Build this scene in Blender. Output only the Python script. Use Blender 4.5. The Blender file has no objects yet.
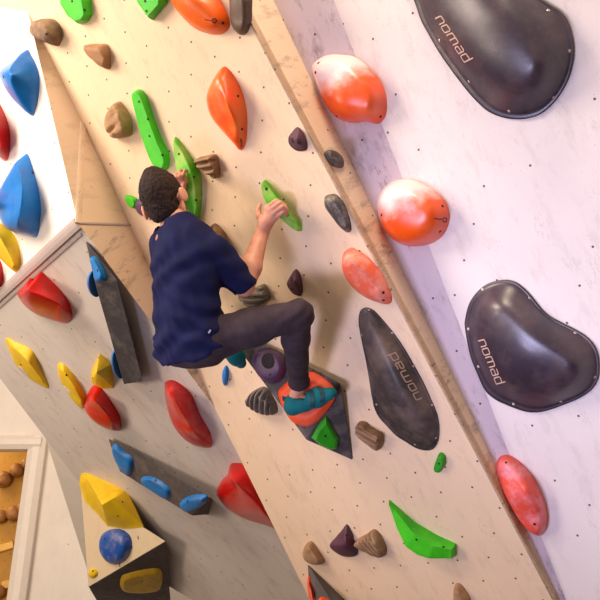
import bpy, bmesh, math, random
import numpy as np
from mathutils import Vector, Matrix, noise as mnoise
from mathutils.bvhtree import BVHTree
random.seed(7)
C = bpy.context.scene.collection
CAMZ = 1.6
F = 800.0
PITCH = math.radians(24)
# ------------------------------------------------------------------ geometry of the place (camera at origin, shifted up by CAMZ at the end)
def V(*a): return np.array(a, float)
O = V(0, 0, CAMZ)
XA = V(1, 0, 0); FW = V(0, math.cos(PITCH), math.sin(PITCH)); UP = V(0, -math.sin(PITCH), math.cos(PITCH))
def ray(px, py): return (px-300)/F*XA + (300-py)/F*UP + FW
def nrm(a): return a/np.linalg.norm(a)
TH = math.radians(45); PH = math.radians(38)
r = V(math.cos(TH), -math.sin(TH), 0); nh = V(-math.sin(TH), -math.cos(TH), 0)
u = math.cos(PH)*V(0, 0, 1) + math.sin(PH)*nh
n = math.cos(PH)*nh - math.sin(PH)*V(0, 0, 1)
class Plane:
    def __init__(s, a, b, c, ex=None, origin=None):
        m = nrm(np.cross(b-a, c-a))
        if m @ (O-a) < 0: m = -m
        s.n = m; s.o = a if origin is None else origin
        e = (b-a) if ex is None else ex
        s.ex = nrm(e - (e@m)*m); s.ey = np.cross(m, s.ex)
        if s.ey[2] < 0: s.ex = -s.ex; s.ey = -s.ey
    def un(s, px, py, h=0.0):
        d = ray(px, py); t = ((s.o-O)@s.n + h)/(d@s.n); return O + d*t
    def loc(s, P): q = P-s.o; return V(q@s.ex, q@s.ey, q@s.n)
P0 = O + ray(300, 330)*3.6
PM = Plane(P0, P0+r, P0+u, r)
pB = PM.un(78, 223, .27); pA = PM.un(28, 12); pD = PM.un(215, 408); pC = PM.un(130, 225); pF = PM.un(83, 123)
dq = ray(0, 295); pQ = O + dq*((pB[2]-CAMZ)/dq[2])
PG = Plane(pB, pQ, pD, pB-pQ); PL = Plane(pA, pB, pQ, pB-pQ)
e1 = PM.un(252, 24); e2 = PM.un(565, 620); ed = nrm(e2-e1)
e3 = PM.un(469, 440); s3 = (e3-e1)@ed
def tt(s): return .215 + (.085-.215)*s/s3
def mE(s): return e1 + ed*s
def rE(s): return mE(s) - n*tt(s)
fdir = math.cos(math.radians(18))*r - math.sin(math.radians(18))*n
PFc = Plane(rE(0), rE(s3), rE(0)+fdir, fdir)      # narrow facet that turns away beside the return face
PR = Plane(PFc.un(343, 24), PFc.un(504, 440), PFc.un(343, 24)+r, r)
nx = nrm(PFc.n+PR.n); PX = Plane(PFc.un(369, 90), PFc.un(504, 440), PFc.un(369, 90)+np.cross(nx, nrm(PFc.un(504, 440)-PFc.un(369, 90))), r)
PT = Plane(mE(0), rE(0), mE(s3), ed)          # return strip face between the main and the right wall
YW = 6.9
PW = Plane(V(0, YW, 0), V(1, YW, 0), V(0, YW, 1), V(1, 0, 0))
# ------------------------------------------------------------------ materials
def lin(c):
    c = [x/255.0 for x in c]
    return tuple(((x+.055)/1.055)**2.4 if x > .04045 else x/12.92 for x in c) + (1,)
class NT:
    def __init__(s, name):
        s.m = bpy.data.materials.new(name); s.m.use_nodes = True; s.t = s.m.node_tree; s.b = s.t.nodes['Principled BSDF']
    def N(s, typ, **k):
        q = s.t.nodes.new(typ)
        for a, v in k.items():
            if a.startswith('_'): setattr(q, a[1:], v)
            else: q.inputs[a.replace('__', ' ')].default_value = v
        return q
    def L(s, a, b): s.t.links.new(a, b)
    def math(s, op, a, b=None, c=None):
        q = s.t.nodes.new('ShaderNodeMath'); q.operation = op
        for i, x in enumerate((a, b, c)):
            if x is None: continue
            if isinstance(x, (int, float)): q.inputs[i].default_value = x
            else: s.L(x, q.inputs[i])
        return q.outputs[0]
    def mix(s, fac, a, b):
        q = s.t.nodes.new('ShaderNodeMix'); q.data_type = 'RGBA'
        for sock, x in ((q.inputs[0], fac), (q.inputs[6], a), (q.inputs[7], b)):
            if isinstance(x, (int, float, tuple)): sock.default_value = x
            else: s.L(x, sock)
        return q.outputs[2]
    def ramp(s, x, lo, hi):
        q = s.t.nodes.new('ShaderNodeMapRange'); q.inputs[1].default_value = lo; q.inputs[2].default_value = hi
        s.L(x, q.inputs[0]); return q.outputs[0]
    def noise(s, co, scale, detail=4, rough=.6, stretch=None):
        if stretch:
            mp = s.t.nodes.new('ShaderNodeMapping'); mp.inputs['Scale'].default_value = stretch[:3]
            mp.inputs['Rotation'].default_value = (0, 0, stretch[3] if len(stretch) > 3 else 0)
            s.L(co, mp.inputs[0]); co = mp.outputs[0]
        q = s.t.nodes.new('ShaderNodeTexNoise'); q.inputs['Scale'].default_value = scale
        q.inputs['Detail'].default_value = detail; q.inputs['Roughness'].default_value = rough
        s.L(co, q.inputs['Vector']); return q.outputs[0]
    def co(s): return s.t.nodes.new('ShaderNodeTexCoord').outputs['Object']
    def bump(s, h, strength, dist=.01):
        q = s.t.nodes.new('ShaderNodeBump'); q.inputs['Strength'].default_value = strength; q.inputs['Distance'].default_value = dist
        s.L(h, q.inputs['Height']); s.L(q.outputs[0], s.b.inputs['Normal'])
def mat_wall(name, col, dirt=.35, holes=True, sx=.2, sy=.26, fill=.9, rough=.6, dirtcol=(120, 98, 84)):
    t = NT(name); co = t.co()
    big = t.noise(co, 2.2, 3, .6)
    c = t.mix(t.ramp(big, .35, .7), lin(col), tuple(x*.93 for x in lin(col)[:3])+(1,))
    sc = t.noise(co, 9, 8, .72, (1.6, .55, 1, .5))
    m1 = t.math('MULTIPLY', t.ramp(sc, .52, .78), dirt)
    c = t.mix(m1, c, lin(dirtcol))
    # thin scuff lines: narrow band of a distorted noise
    ln = t.noise(co, 3.0, 6, .7, (2.0, .6, 1, -.5))
    band = t.math('SUBTRACT', 1.0, t.math('MULTIPLY', t.math('ABSOLUTE', t.math('SUBTRACT', ln, .5)), 90.0))
    band = t.math('MULTIPLY', t.math('MAXIMUM', band, 0.0), t.ramp(t.noise(co, 5, 2), .5, .62))
    c = t.mix(t.math('MULTIPLY', band, dirt*.8), c, lin((110, 86, 72)))
    sp = t.ramp(t.noise(co, 130, 2, .5), .70, .76)
    c = t.mix(t.math('MULTIPLY', sp, .5), c, lin((120, 92, 78)))
    if holes:
        tot = None
        for k, (ox, oy) in enumerate(((0, 0), (.5, .5))):
            mp = t.t.nodes.new('ShaderNodeMapping'); mp.inputs['Location'].default_value = (ox, oy, 0)
            mp.inputs['Scale'].default_value = (1/sx, 1/sy, 1); t.L(co, mp.inputs[0])
            sep = t.t.nodes.new('ShaderNodeSeparateXYZ'); t.L(mp.outputs[0], sep.inputs[0])
            fx = t.math('MULTIPLY', t.math('SUBTRACT', t.math('FRACT', sep.outputs[0]), .5), sx)
            fy = t.math('MULTIPLY', t.math('SUBTRACT', t.math('FRACT', sep.outputs[1]), .5), sy)
            d = t.math('SQRT', t.math('ADD', t.math('MULTIPLY', fx, fx), t.math('MULTIPLY', fy, fy)))
            cb = t.t.nodes.new('ShaderNodeCombineXYZ'); t.L(t.math('FLOOR', sep.outputs[0]), cb.inputs[0]); t.L(t.math('FLOOR', sep.outputs[1]), cb.inputs[1])
            cb.inputs[2].default_value = k*3.3
            wn = t.t.nodes.new('ShaderNodeTexWhiteNoise'); t.L(cb.outputs[0], wn.inputs[0])
            on = t.math('LESS_THAN', wn.outputs[0], fill)
            hole = t.math('MULTIPLY', t.math('LESS_THAN', d, .0048), on)
            tot = hole if tot is None else t.math('MAXIMUM', tot, hole)
        c = t.mix(t.math('MULTIPLY', tot, .92), c, lin((52, 38, 32)))
    t.L(c, t.b.inputs['Base Color']); t.b.inputs['Roughness'].default_value = rough
    t.bump(t.noise(co, 60, 3), .08, .004)
    return t.m
def mat_hold(name, col, col2=None, chalk=.0, rough=.5, bump=.15, bscale=120, stain=.2, chalkcol=(240, 225, 215), cscale=6, spec=.5, stretch=None, top=None):
    t = NT(name); co = t.co()
    c2 = lin(col2) if col2 else tuple(x*.8 for x in lin(col)[:3])+(1,)
    c = t.mix(t.ramp(t.noise(co, 14, 4, .6, stretch), .38, .68), lin(col), c2)
    if stain: c = t.mix(t.math('MULTIPLY', t.ramp(t.noise(co, 30, 5, .7), .58, .75), stain), c, tuple(x*.35 for x in lin(col)[:3])+(1,))
    if chalk: c = t.mix(t.math('MULTIPLY', t.ramp(t.noise(co, cscale, 6, .65), .45, .72), chalk), c, lin(chalkcol))
    if top:      # window reflection painted over the upper side in the chalk colour
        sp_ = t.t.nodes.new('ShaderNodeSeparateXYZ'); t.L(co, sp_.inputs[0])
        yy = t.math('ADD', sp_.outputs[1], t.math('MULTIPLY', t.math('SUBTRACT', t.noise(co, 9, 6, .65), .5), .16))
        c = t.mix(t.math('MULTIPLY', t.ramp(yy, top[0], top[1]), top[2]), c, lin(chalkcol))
    t.L(c, t.b.inputs['Base Color']); t.b.inputs['Roughness'].default_value = rough; t.b.inputs['Specular IOR Level'].default_value = spec
    if bump: t.bump(t.noise(co, bscale, 3), bump, .003)
    return t.m
def mat_plain(name, col, rough=.6, metal=0):
    t = NT(name); co = t.co()
    c = t.mix(t.noise(co, 20, 3), lin(col), tuple(x*.85 for x in lin(col)[:3])+(1,))
    t.L(c, t.b.inputs['Base Color']); t.b.inputs['Roughness'].default_value = rough; t.b.inputs['Metallic'].default_value = metal
    return t.m
MT = {}
MT['wall'] = mat_wall('painted_plywood', (243, 212, 174), dirt=.26, sx=.16, sy=.22)
MT['wall_low'] = mat_wall('scuffed_plywood', (224, 212, 200), dirt=.40, fill=.35)
MT['wall_bright'] = mat_wall('clean_plywood', (244, 236, 226), dirt=.10, fill=.4)
MT['wall_right'] = mat_wall('pale_plywood', (240, 228, 222), dirt=.28, sx=.2, sy=.24, fill=.5)
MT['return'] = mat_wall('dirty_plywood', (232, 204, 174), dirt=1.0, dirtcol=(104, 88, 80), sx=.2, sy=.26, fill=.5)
MT['return_plain'] = mat_wall('dirty_plywood_plain', (246, 216, 184), dirt=.45, holes=True, sx=.5, sy=.6, fill=.4)
MT['facet'] = mat_wall('scuffed_pale_plywood', (220, 200, 206), dirt=1.0, dirtcol=(112, 94, 104), sx=.2, sy=.24, fill=.5)
MT['plaster'] = mat_wall('white_plaster', (240, 228, 210), dirt=.12, holes=True, sx=.55, sy=.7, fill=.4)
MT['trim'] = mat_plain('grey_trim', (196, 178, 172), .5)
MT['frame'] = mat_plain('white_gloss_frame', (240, 226, 206), .4)
MT['matfloor'] = mat_plain('grey_mat', (84, 78, 78), .8)
MT['board'] = mat_wall('amber_board', (190, 136, 30), dirt=.35, sx=.09, sy=.12, fill=.6)
MT['woodball'] = mat_hold('wooden_grip', (176, 120, 60), (136, 84, 36), rough=.5)
MT['woodstrip'] = mat_hold('wooden_edge', (240, 190, 84), (225, 170, 70), rough=.5)
MT['blue'] = mat_hold('blue_fibreglass', (4, 118, 200), (4, 104, 186), rough=.3, bump=.05, stain=.08)
MT['bluepu'] = mat_hold('blue_resin', (10, 124, 196), (6, 100, 172), rough=.5, stain=.3, chalk=.1)
MT['blueround'] = mat_hold('blue_round', (16, 82, 168), (12, 66, 150), rough=.4, chalk=.25, cscale=14)
MT['red'] = mat_hold('red_fibreglass', (204, 14, 8), (188, 10, 6), rough=.28, bump=.05, stain=.12)
MT['redchalk'] = mat_hold('red_chalked', (206, 18, 14), (186, 12, 12), rough=.28, bump=.05, stain=.15, chalk=.35, cscale=9, chalkcol=(214, 150, 140))
MT['yellow'] = mat_hold('yellow_resin', (240, 200, 8), (228, 184, 6), rough=.5, bump=.1, stain=.08)
MT['yellowdull'] = mat_hold('yellow_worn', (206, 166, 24), (180, 140, 20), rough=.6, stain=.3)
MT['green'] = mat_hold('green_resin', (70, 206, 20), (54, 190, 16), rough=.5, stain=.1)
MT['greenchalk'] = mat_hold('green_chalked', (96, 196, 30), (70, 190, 18), rough=.55, chalk=.6, cscale=9, chalkcol=(214, 206, 120))
MT['greendark'] = mat_hold('green_deep', (42, 164, 16), (30, 146, 12), rough=.5, stain=.3)
MT['orange'] = mat_hold('orange_fibreglass', (246, 108, 10), (240, 92, 6), rough=.35, bump=.05, stain=.10)
MT['orangehot'] = mat_hold('orange_two_tone', (244, 76, 8), (238, 110, 8), rough=.35, bump=.05, stain=.10, chalk=.12, cscale=10, chalkcol=(250, 190, 140))
MT['orangeglare'] = mat_hold('orange_chalk_glare', (246, 92, 6), (242, 78, 4), rough=.3, bump=.05, stain=.05, chalk=.12, cscale=5, chalkcol=(252, 232, 230), top=(.0, .075, .88))  # white top is a painted reflection, only the faint mottling is chalk
MT['salmon'] = mat_hold('salmon_chalked', (240, 106, 70), (232, 92, 60), rough=.45, bump=.05, stain=.12, chalk=.85, cscale=13, chalkcol=(246, 180, 160))
MT['coral'] = mat_hold('coral_chalked', (236, 86, 64), (230, 74, 58), rough=.42, bump=.05, stain=.3, chalk=.85, cscale=12, chalkcol=(246, 164, 172))
MT['orangepad'] = mat_hold('orange_pad', (246, 84, 22), (240, 70, 16), rough=.55, stain=.3, chalk=.1)
MT['maroon'] = mat_hold('maroon_resin', (126, 66, 74), (112, 56, 66), rough=.6, stain=.2, bump=.25)
MT['purple'] = mat_hold('plum_resin', (86, 44, 62), (70, 36, 54), rough=.5, stain=.3, bump=.2)
MT['purpledonut'] = mat_hold('violet_resin', (88, 56, 88), (72, 46, 74), rough=.45, stain=.25, bump=.15)
MT['tan'] = mat_hold('tan_rock_resin', (176, 138, 98), (150, 112, 78), rough=.8, stain=.45, bump=.6, bscale=70)
MT['rock'] = mat_hold('grey_brown_rock', (156, 124, 96), (118, 92, 74), rough=.8, stain=.6, bump=.8, bscale=60)
MT['brown'] = mat_hold('smooth_brown_resin', (168, 124, 84), (150, 108, 72), rough=.7, stain=.2, bump=.3)
MT['greyrib'] = mat_hold('grey_ribbed_resin', (128, 116, 104), (100, 90, 80), rough=.75, stain=.4, bump=.4)
MT['tanrib'] = mat_hold('tan_ribbed_resin', (164, 128, 94), (128, 96, 70), rough=.75, stain=.4, bump=.4)
MT['darkrock'] = mat_hold('dark_rock_resin', (74, 64, 60), (52, 44, 44), rough=.45, stain=.4, chalk=.55, cscale=22, chalkcol=(170, 152, 136), bump=.3)
MT['umber'] = mat_hold('umber_resin', (98, 72, 52), (78, 56, 42), rough=.5, stain=.3, chalk=.15, cscale=16, chalkcol=(160, 130, 100))
MT['nomad'] = mat_hold('black_fibreglass', (50, 36, 52), (38, 28, 40), rough=.36, bump=.12, bscale=200, stain=.0, chalk=.38, cscale=6, chalkcol=(128, 104, 104), spec=.85)
MT['nomadworn'] = mat_hold('black_worn_fibreglass', (58, 48, 46), (44, 37, 36), rough=.5, bump=.15, bscale=160, stain=.0, chalk=.65, cscale=5, chalkcol=(140, 118, 106))
MT['volume'] = mat_hold('charcoal_grip_paint', (80, 72, 72), (52, 46, 47), rough=.85, stain=.7, bump=.8, bscale=60, chalk=.8, cscale=10, chalkcol=(130, 118, 110))
MT['volumedark'] = mat_hold('black_grip_paint', (62, 55, 56), (42, 37, 38), rough=.8, stain=.7, bump=.8, bscale=60, chalk=.8, cscale=14, chalkcol=(110, 100, 94))
MT['volumegrey'] = mat_hold('grey_grip_paint', (88, 78, 74), (66, 58, 56), rough=.85, stain=.6, bump=.7, bscale=60, chalk=.6, cscale=14, chalkcol=(140, 124, 112))
MT['volumewood'] = mat_wall('bare_wood_volume', (232, 208, 168), dirt=.2, holes=True, sx=.09, sy=.1, fill=.25)
MT['bolt'] = mat_plain('dark_bolt', (54, 34, 26), .5, .3)
MT['screw'] = mat_plain('steel_screw', (206, 190, 176), .35, .6)
MT['hollow'] = mat_plain('dark_hollow', (34, 20, 22), .8)
MT['letter'] = mat_plain('pale_lettering', (214, 178, 158), .5)
MT['letterdim'] = mat_plain('dim_lettering', (166, 138, 124), .5)
MT['mark'] = mat_plain('ink_mark', (110, 40, 40), .6)
MT['chip'] = mat_plain('white_chalk_patch', (220, 208, 196), .8)
MT['pink'] = mat_hold('pink_resin', (228, 150, 180), (222, 140, 170), rough=.5)
# ------------------------------------------------------------------ object helpers
def frame(o, pl, origin):
    M = Matrix.Identity(4)
    for i, e in enumerate((pl.ex, pl.ey, pl.n)):
        for k in range(3): M[k][i] = e[k]
    for k in range(3): M[k][3] = origin[k]
    o.matrix_world = M; return M
def mesh_obj(name, verts, faces, mat, parent=None, smooth=False):
    me = bpy.data.meshes.new(name); me.from_pydata([tuple(map(float, v)) for v in verts], [], faces); me.update()
    bm = bmesh.new(); bm.from_mesh(me); bmesh.ops.recalc_face_normals(bm, faces=bm.faces); bm.to_mesh(me); bm.free()
    o = bpy.data.objects.new(name, me); C.objects.link(o)
    if mat: me.materials.append(mat)
    if smooth:
        for p in me.polygons: p.use_smooth = True
    if parent: o.parent = parent
    return o
def tag(o, label, cat, group=None):
    o['label'] = label; o['category'] = cat
    if group: o['group'] = group
    return o
def struct(name, pl, pts, mat, thick=.05, faces=None):
    """Wall slab: polygon of world points on plane pl, thickened away from the room."""
    loc = [V(*( (p-pl.o)@e for e in (pl.ex, pl.ey, pl.n))) for p in pts]
    k = len(loc); fs = faces or [list(range(k))]
    verts = loc + [l - V(0, 0, thick) for l in loc]
    allf = [list(f) for f in fs] + [[i+k for i in reversed(f)] for f in fs]
    cnt = {}
    for f in fs:
        for i in range(len(f)):
            a, b = f[i], f[(i+1) % len(f)]
            cnt[(a, b)] = 1
    for (a, b) in list(cnt):
        if (b, a) not in cnt: allf.append([b, a, a+k, b+k])
    o = mesh_obj(name, verts, allf, mat); frame(o, pl, pl.o); o['kind'] = 'structure'
    return o
def cr_closed(pts, N):
    P = np.array(pts, float); k = len(P); out = []
    for i in range(k):
        p0, p1, p2, p3 = P[i-1], P[i], P[(i+1) % k], P[(i+2) % k]
        for t in np.linspace(0, 1, 12, endpoint=False):
            out.append(.5*((2*p1)+(-p0+p2)*t+(2*p0-5*p1+4*p2-p3)*t*t+(-p0+3*p1-3*p2+p3)*t**3))
    return resample(out, N)
def resample(pts, N):
    P = np.array(pts, float); Q = np.vstack([P, P[:1]]); d = np.r_[0, np.cumsum(np.linalg.norm(np.diff(Q, axis=0), axis=1))]
    s = np.linspace(0, d[-1], N, endpoint=False)
    return np.stack([np.interp(s, d, Q[:, i]) for i in range(Q.shape[1])], 1)
def lin_closed(pts, N):
    """keeps the corners: N points shared out over the sides"""
    P = np.array(pts, float); k = len(P); L = [np.linalg.norm(P[(i+1) % k]-P[i]) for i in range(k)]; T = sum(L); out = []
    for i in range(k):
        m = max(1, round(N*L[i]/T))
        for t in range(m): out.append(P[i]+(P[(i+1) % k]-P[i])*t/m)
    return np.array(out)
PROF = {'dome': lambda s: math.sqrt(max(0, 1-(1-s)**2)), 'cone': lambda s: s, 'soft': lambda s: s*s*(3-2*s)*.5+.5*math.sqrt(max(0, 1-(1-s)**2)),
        'flat': lambda s: min(1, s/.3)**.7, 'full': lambda s: (1-(1-s)**3)**(1/2.2),
        'rim': lambda s: (.10 if s < .10 else .10+.90*math.sqrt(max(0, 1-(1-(s-.10)/.90)**2))**1.25)}
HOLDS = {}
def hold(name, pl, outline, ridge, h, mat, label, cat='climbing hold', group='climbing holds', prof='dome', sharp=False, N=56, rings=14, noise=0, nscale=25,
         groove=None, bolts=(), screws=(), smooth=True, angle=None, boltr=.006, key=None, relax=None, skirt=0):
    if relax is None: relax = 0 if (sharp or groove or angle) else {'rim': 130, 'dome': 25, 'full': 10, 'soft': 4}.get(prof, 0)
    pts = [pl.loc(pl.un(*q)) for q in outline]
    cen = sum(pts)/len(pts); org = pl.o + pl.ex*cen[0] + pl.ey*cen[1]
    b2 = [(p-cen)[:2] for p in pts]
    B = lin_closed(b2, N) if sharp else cr_closed(b2, N)
    hs = h if isinstance(h, (list, tuple)) else [h]*len(ridge)
    R = [np.r_[(pl.loc(pl.un(q[0], q[1], hh))-V(cen[0], cen[1], 0))] for q, hh in zip(ridge, hs)]
    if len(R) == 1: dens = np.array(R)
    else:
        dens = []
        for i in range(len(R)-1):
            for t in np.linspace(0, 1, 40): dens.append(R[i]*(1-t)+R[i+1]*t)
        dens = np.array(dens)
    f = PROF[prof]; V_ = []; k = len(B)
    tg = [dens[np.argmin(np.linalg.norm(dens[:, :2]-b, axis=1))] for b in B]
    if len(R) > 1:   # smooth the targets along the outline
        T = np.array(tg)
        for _ in range(3 if not sharp else 0): T = (np.roll(T, 1, 0)+2*T+np.roll(T, -1, 0))/4
        tg = [dens[np.argmin(np.linalg.norm(dens[:, :2]-t_[:2], axis=1))] for t_ in T]
    for i in range(k): V_.append((B[i][0], B[i][1], -.003-skirt))
    for j in range(rings+1):
        s = (j/rings)
        for i in range(k):
            z = tg[i][2]*max(f(s), .0)
            x, y = B[i]*(1-s)+tg[i][:2]*s
            if j == 0: z = max(z, .004)
            if groove: z *= 1-(1-groove(x, y, s))*min(1, 2.5*(1-s)+.35)
            if noise and j > 0:
                q = Vector((x*nscale+org[0]*9, y*nscale+org[1]*9, z*nscale))
                nv = mnoise.noise_vector(q)+.5*mnoise.noise_vector(q*2.3)
                a = noise*min(1, 3*s)
                x += nv[0]*a*.5; y += nv[1]*a*.5; z += nv[2]*a
            V_.append((x, y, max(z, .002)))
    fs = []
    for j in range(rings+1):
        for i in range(k):
            a = j*k+i; b = j*k+(i+1) % k; fs.append([a, b, b+k, a+k])
    fs.append(list(range(k-1, -1, -1)))
    fs.append([(rings+1)*k+i for i in range(k)])
    me = bpy.data.meshes.new(name); me.from_pydata([tuple(map(float, v)) for v in V_], [], fs)
    bm = bmesh.new(); bm.from_mesh(me); bm.verts.ensure_lookup_table()
    if len(R) > 1: bmesh.ops.remove_doubles(bm, verts=list(bm.verts)[(rings+1)*k:], dist=.012)
    bmesh.ops.remove_doubles(bm, verts=bm.verts, dist=.0006)
    if relax:
        mv = [v for v in bm.verts if v.co.z > (.022 if prof == 'rim' else .012)]
        for _ in range(relax): bmesh.ops.smooth_vert(bm, verts=mv, factor=.5, use_axis_x=True, use_axis_y=True, use_axis_z=True)
    bmesh.ops.recalc_face_normals(bm, faces=bm.faces); bm.to_mesh(me); bm.free()
    me.materials.append(mat)
    for p in me.polygons: p.use_smooth = smooth
    if smooth and angle: me.set_sharp_from_angle(angle=math.radians(angle))
    o = bpy.data.objects.new(name, me); C.objects.link(o); M = frame(o, pl, org)
    tag(o, label, cat, group)
    o['_pl'] = 0; del o['_pl']
    put_on(o, M, 'bolt', bolts, boltr, MT['bolt']); put_on(o, M, 'screw', screws, boltr, MT['screw'])
    if key: HOLDS[key] = (o, M, pl)
    return o
def bvh_of(o):
    me = o.data; return BVHTree.FromPolygons([v.co.copy() for v in me.vertices], [tuple(p.vertices) for p in me.polygons])
def hit_px(o, M, bvh, px, py):
    Mi = M.inverted(); a = Mi @ Vector(O); d = (Mi.to_3x3() @ Vector(ray(px, py))).normalized()
    return bvh.ray_cast(a, d)
def disc(loc, nor, rad, dep, seg=12, dish=0):
    z = nor.normalized(); x = z.orthogonal().normalized(); y = z.cross(x); vs = []; fs = []
    for hgt, rr in ((-dep, rad), (dep*.6, rad), (dep, rad*.7)):
        for i in range(seg):
            a = 2*math.pi*i/seg; vs.append(loc+(x*math.cos(a)+y*math.sin(a))*rr+z*hgt)
    for j in range(2):
        for i in range(seg): a = j*seg+i; b = j*seg+(i+1) % seg; fs.append([a, b, b+seg, a+seg])
    fs.append(list(range(seg))[::-1]); fs.append([2*seg+i for i in range(seg)])
    return vs, fs
def put_on(o, M, name, pix, rad, mat):
    if not pix: return
    bvh = bvh_of(o)
    for q in pix:
        loc, nor, _, _ = hit_px(o, M, bvh, *q[:2])
        if loc is None: continue
        vs, fs = disc(loc, nor, q[2] if len(q) > 2 else rad, .0022)
        mesh_obj(name, vs, fs, mat, o)
def ribbon_on(o, M, name, strokes, width, mat, lift=.0015):
    """strokes in pixels, laid on the surface of o as thin raised bands"""
    bvh = bvh_of(o); vs = []; fs = []
    for st in strokes:
        P = []
        for i in range(len(st)-1):
            m = max(2, int(math.dist(st[i], st[i+1])/.8)+1)
            for t in range(m): P.append((st[i][0]+(st[i+1][0]-st[i][0])*t/m, st[i][1]+(st[i+1][1]-st[i][1])*t/m))
        P.append(st[-1]); H = []
        for q in P:
            l, nn, _, _ = hit_px(o, M, bvh, *q)
            if l is not None: H.append((l, nn))
        if len(H) < 2: continue
        b0 = len(vs)
        for i, (l, nn) in enumerate(H):
            t = (H[min(i+1, len(H)-1)][0]-H[max(i-1, 0)][0]).normalized(); sd = nn.cross(t).normalized()*width/2
            vs += [l+sd-nn*.001, l+sd+nn*lift, l-sd+nn*lift, l-sd-nn*.001]
        for i in range(len(H)-1):
            for c in range(4):
                a = b0+4*i+c; b = b0+4*i+(c+1) % 4; fs.append([a, b, b+4, a+4])
        fs.append([b0+3, b0+2, b0+1, b0]); e = b0+4*(len(H)-1); fs.append([e, e+1, e+2, e+3])
    if vs: return mesh_obj(name, vs, fs, mat, o)
LET = {'n': ([[(0, 0), (0, .86), (.12, 1), (.70, 1), (.82, .86), (.82, 0)]], .82), 'o': ([[(.12, 0), (0, .14), (0, .86), (.12, 1), (.70, 1), (.82, .86), (.82, .14), (.70, 0), (.12, 0)]], .82),
       'm': ([[(0, 0), (0, .86), (.12, 1), (1.2, 1), (1.32, .86), (1.32, 0)], [(.66, 0), (.66, 1)]], 1.32),
       'a': ([[(.08, 1), (.70, 1), (.82, .86), (.82, 0), (.12, 0), (0, .12), (0, .44), (.12, .55), (.82, .55)]], .82),
       'd': ([[(.82, 1.55), (.82, 0), (.12, 0), (0, .14), (0, .86), (.12, 1), (.82, 1)]], .82)}
def word(s, p0, p1, height, slant=.1):
    """stroke list in pixels: baseline from p0 to p1, letters standing to its left-hand side as read"""
    tot = sum(LET[c][1] for c in s)+.34*(len(s)-1)
    d = np.array(p1, float)-np.array(p0, float); L = np.linalg.norm(d); d /= L; up = V(d[1], -d[0]); sc = L/tot; x = 0; out = []
    for c in s:
        for st in LET[c][0]: out.append([tuple(np.array(p0)+d*(x+q[0]+slant*q[1])*sc+up*q[1]*height) for q in st])
        x += LET[c][1]+.34
    return out
def volume(name, verts, mat, label, group='volumes', mats=None, bevel=.004):
    cen = sum(verts)/len(verts)
    bm = bmesh.new()
    for v in verts: bm.verts.new(tuple(v-cen))
    bmesh.ops.convex_hull(bm, input=bm.verts); bmesh.ops.dissolve_limit(bm, angle_limit=.02, verts=bm.verts, edges=bm.edges)
    bmesh.ops.bevel(bm, geom=list(bm.edges), offset=bevel, segments=2, affect='EDGES', profile=.5)
    bmesh.ops.recalc_face_normals(bm, faces=bm.faces)
    me = bpy.data.meshes.new(name); bm.to_mesh(me); bm.free(); me.materials.append(mat)
    o = bpy.data.objects.new(name, me); C.objects.link(o); o.location = tuple(cen)
    tag(o, label, 'volume', group)
    if mats:
        for m, nn in mats:
            me.materials.append(m); idx = len(me.materials)-1
            for p in me.polygons:
                if Vector(nn).dot(p.normal) > .97: p.material_index = idx
    return o
# ------------------------------------------------------------------ the setting
def down_to(P, d, z): return P + d*((z-P[2])/d[2])
pAup = pA - ed*1.3
eTop = mE(-1.3); eBot = down_to(e2, ed, 0.0)
pE = PM.un(310, 600); pEb = down_to(pE, nrm(pE-pD), 0.0)
struct('wall_center', PM, [pAup - r*1.5, pA - r*.0, pF, pC, pD, pE, pEb, eBot, eTop], MT['wall'], .035)
# left overhang: upper face, underside, and the faces that return to the main wall
dl = np.cross(PL.n, PM.n); dl = nrm(dl if dl[2] > 0 else -dl)
pQ2 = pB + (pQ-pB)*2.2; ql = pQ-pB
pAl = pA + dl*1.4
struct('wall_left', PL, [pB, pQ2, pQ2 + (pAl-pB)*1.0, pAl, pA], MT['wall_bright'], .02)
gR1 = PG.un(420, 620); gR2 = PG.un(360, 700); gL0 = pB + ql*1.45
gL1 = PG.un(-30, 339); gL2 = PG.un(82, 486); gL3 = PG.un(150, 575)
struct('wall_lower_left', PG, [pB, gL0, gL1, gL2, gL3, gR2, gR1, pD], MT['wall_low'], .02)
PU = Plane(pA, pB, pF, pB-pA); struct('wall_return_left', PU, [pA, pB, pF], MT['return_plain'], .012)
PU2 = Plane(pF, pB, pC, pB-pF); struct('wall_return_upper', PU2, [pF, pB, pC], MT['return_plain'], .012)
PU3 = Plane(pB, pC, pD, pD-pB); struct('wall_return_lower', PU3, [pB, pC, pD], MT['return'], .012)
# side of the underside panel, seen only from further left
ga, gb, gc = PG.un(46, 439), PG.un(122, 538.4), PW.un(97, 600)
PS = Plane(ga, gb, gc, gb-ga)
struct('wall_side_left', PS, [ga, gb, PS.un(125, 680), PS.un(121, 680), gc], MT['plaster'], .01)
def beam(name, a, b, w, t, nor, mat, kind='structure', off=0):
    d = nrm(b-a); nn = nrm(nor-(nor@d)*d); s = np.cross(d, nn); vs = []
    for P in (a, b):
        for (x, y) in ((-w/2, -t*.3), (w/2, -t*.3), (w/2, t*.7), (w*.18, t), (-w*.18, t), (-w/2, t*.7)): vs.append(P+s*(x+off)+nn*y)
    fs = [[0, 1, 2, 3, 4, 5], [11, 10, 9, 8, 7, 6]]+[[i, (i+1) % 6, (i+1) % 6+6, i+6] for i in range(6)]
    o = mesh_obj(name, vs, fs, mat)
    if kind: o['kind'] = kind
    return o
beam('trim_1', pB+PG.n*.0, gL0+ql*.3, .055, .014, nrm(PL.n+PG.n), MT['trim'])
gd = nrm(pD-pB)
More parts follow.
